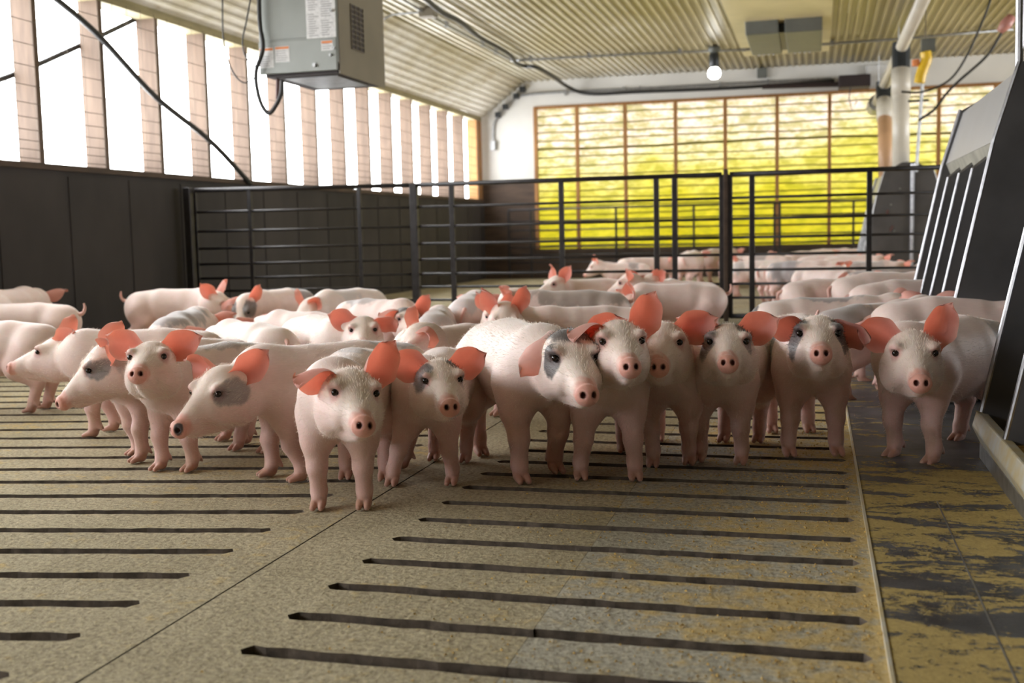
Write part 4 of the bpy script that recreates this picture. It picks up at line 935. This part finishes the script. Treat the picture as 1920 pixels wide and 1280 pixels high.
 dict(label='far pink back at the left rear of the feeding cluster', at=('T', 1512, 471), hd=15, s=.80, far=1),
 dict(label='far pale piglet in the middle of the feeding cluster', at=('T', 1545, 479), hd=12, s=.82, far=1),
 dict(label='far pink rump closest to the distant feeder', at=('T', 1592, 480), hd=30, s=.84, far=1),
 dict(label='far grey piglet in front of the distant feeder panel', at=('T', 1622, 491), hd=25, s=.80, far=1, patches=[('b', (-.1, 0, .36), (.3, .2, .14), .5, (.35, .37, .40))]),
 dict(label='far piglet beyond the sniffing one showing grey shoulder', at=('T', 1440, 479), hd=170, s=.80, far=1, patches=[('b', (.1, 0, .36), (.1, .2, .12), .6, GREY)]),
]
ROWS = []
for i_, d_ in enumerate(PIGS):
    d_ = dict(d_); m_, px_, py_ = d_.pop('at'); s_ = d_.get('s', .8)
    fa_ = d_.pop('far', 0)
    if fa_: d_['res'] = .010; d_['eyes'] = False; d_.setdefault('pitch', 35); d_.setdefault('headup', -.35)
    xy_ = (px_, py_) if m_ == 'X' else at_z(px_, py_, 0)[:2] if m_ == 'C' else place_front(px_, py_, s_, d_['hd']) if m_ == 'F' else place_top(px_, py_, s_, d_['hd'])
    h_ = math.radians(d_['hd'])
    ROWS.append([d_, np.array(xy_, float), np.array([math.cos(h_), math.sin(h_)]), s_, (0.02 if m_ == 'F' else .3 if fa_ else .6), np.array(xy_, float)])
for it_ in range(80):                                    # let the bodies make room for each other, as standing animals do
    for i_ in range(len(ROWS)):
        for j_ in range(i_):
            A_, B_ = ROWS[i_], ROWS[j_]
            if np.hypot(*(A_[1]-B_[1])) > .8: continue
            best = None
            for ta in (-.22, -.11, 0., .1, .18, .28):
                for tb in (-.22, -.11, 0., .1, .18, .28):
                    v_ = (A_[1]+A_[2]*ta*A_[3])-(B_[1]+B_[2]*tb*B_[3]); l_ = np.hypot(*v_)
                    need = .098*(A_[3]*(.8 if ta > .2 else 1)+B_[3]*(.8 if tb > .2 else 1))
                    if best is None or l_-need < best[0]: best = (l_-need, v_/(l_+1e-6))
            if best[0] < 0:
                w_ = A_[4]+B_[4]; A_[1] += -best[0]*best[1]*A_[4]/w_*.5; B_[1] -= -best[0]*best[1]*B_[4]/w_*.5
    for r_ in ROWS:
        r_[1] += (r_[5]-r_[1])*(.30 if r_[4] < .1 else .12 if r_[4] < .5 else .06)
        r_[1][0] = max(r_[1][0], XL+.13+.2*abs(r_[2][0])); r_[1][1] = min(r_[1][1], YE-.35)
for i_, (d_, xy_, *_r) in enumerate(ROWS):
    d_.setdefault('seed', i_+1)
    if d_.get('res', .01) <= .004: d_['bristles'] = 7000
    elif d_.get('res', .01) <= .0045: d_['bristles'] = 4000
    piglet(d_.pop('label'), xy_, d_.pop('hd'), **d_)
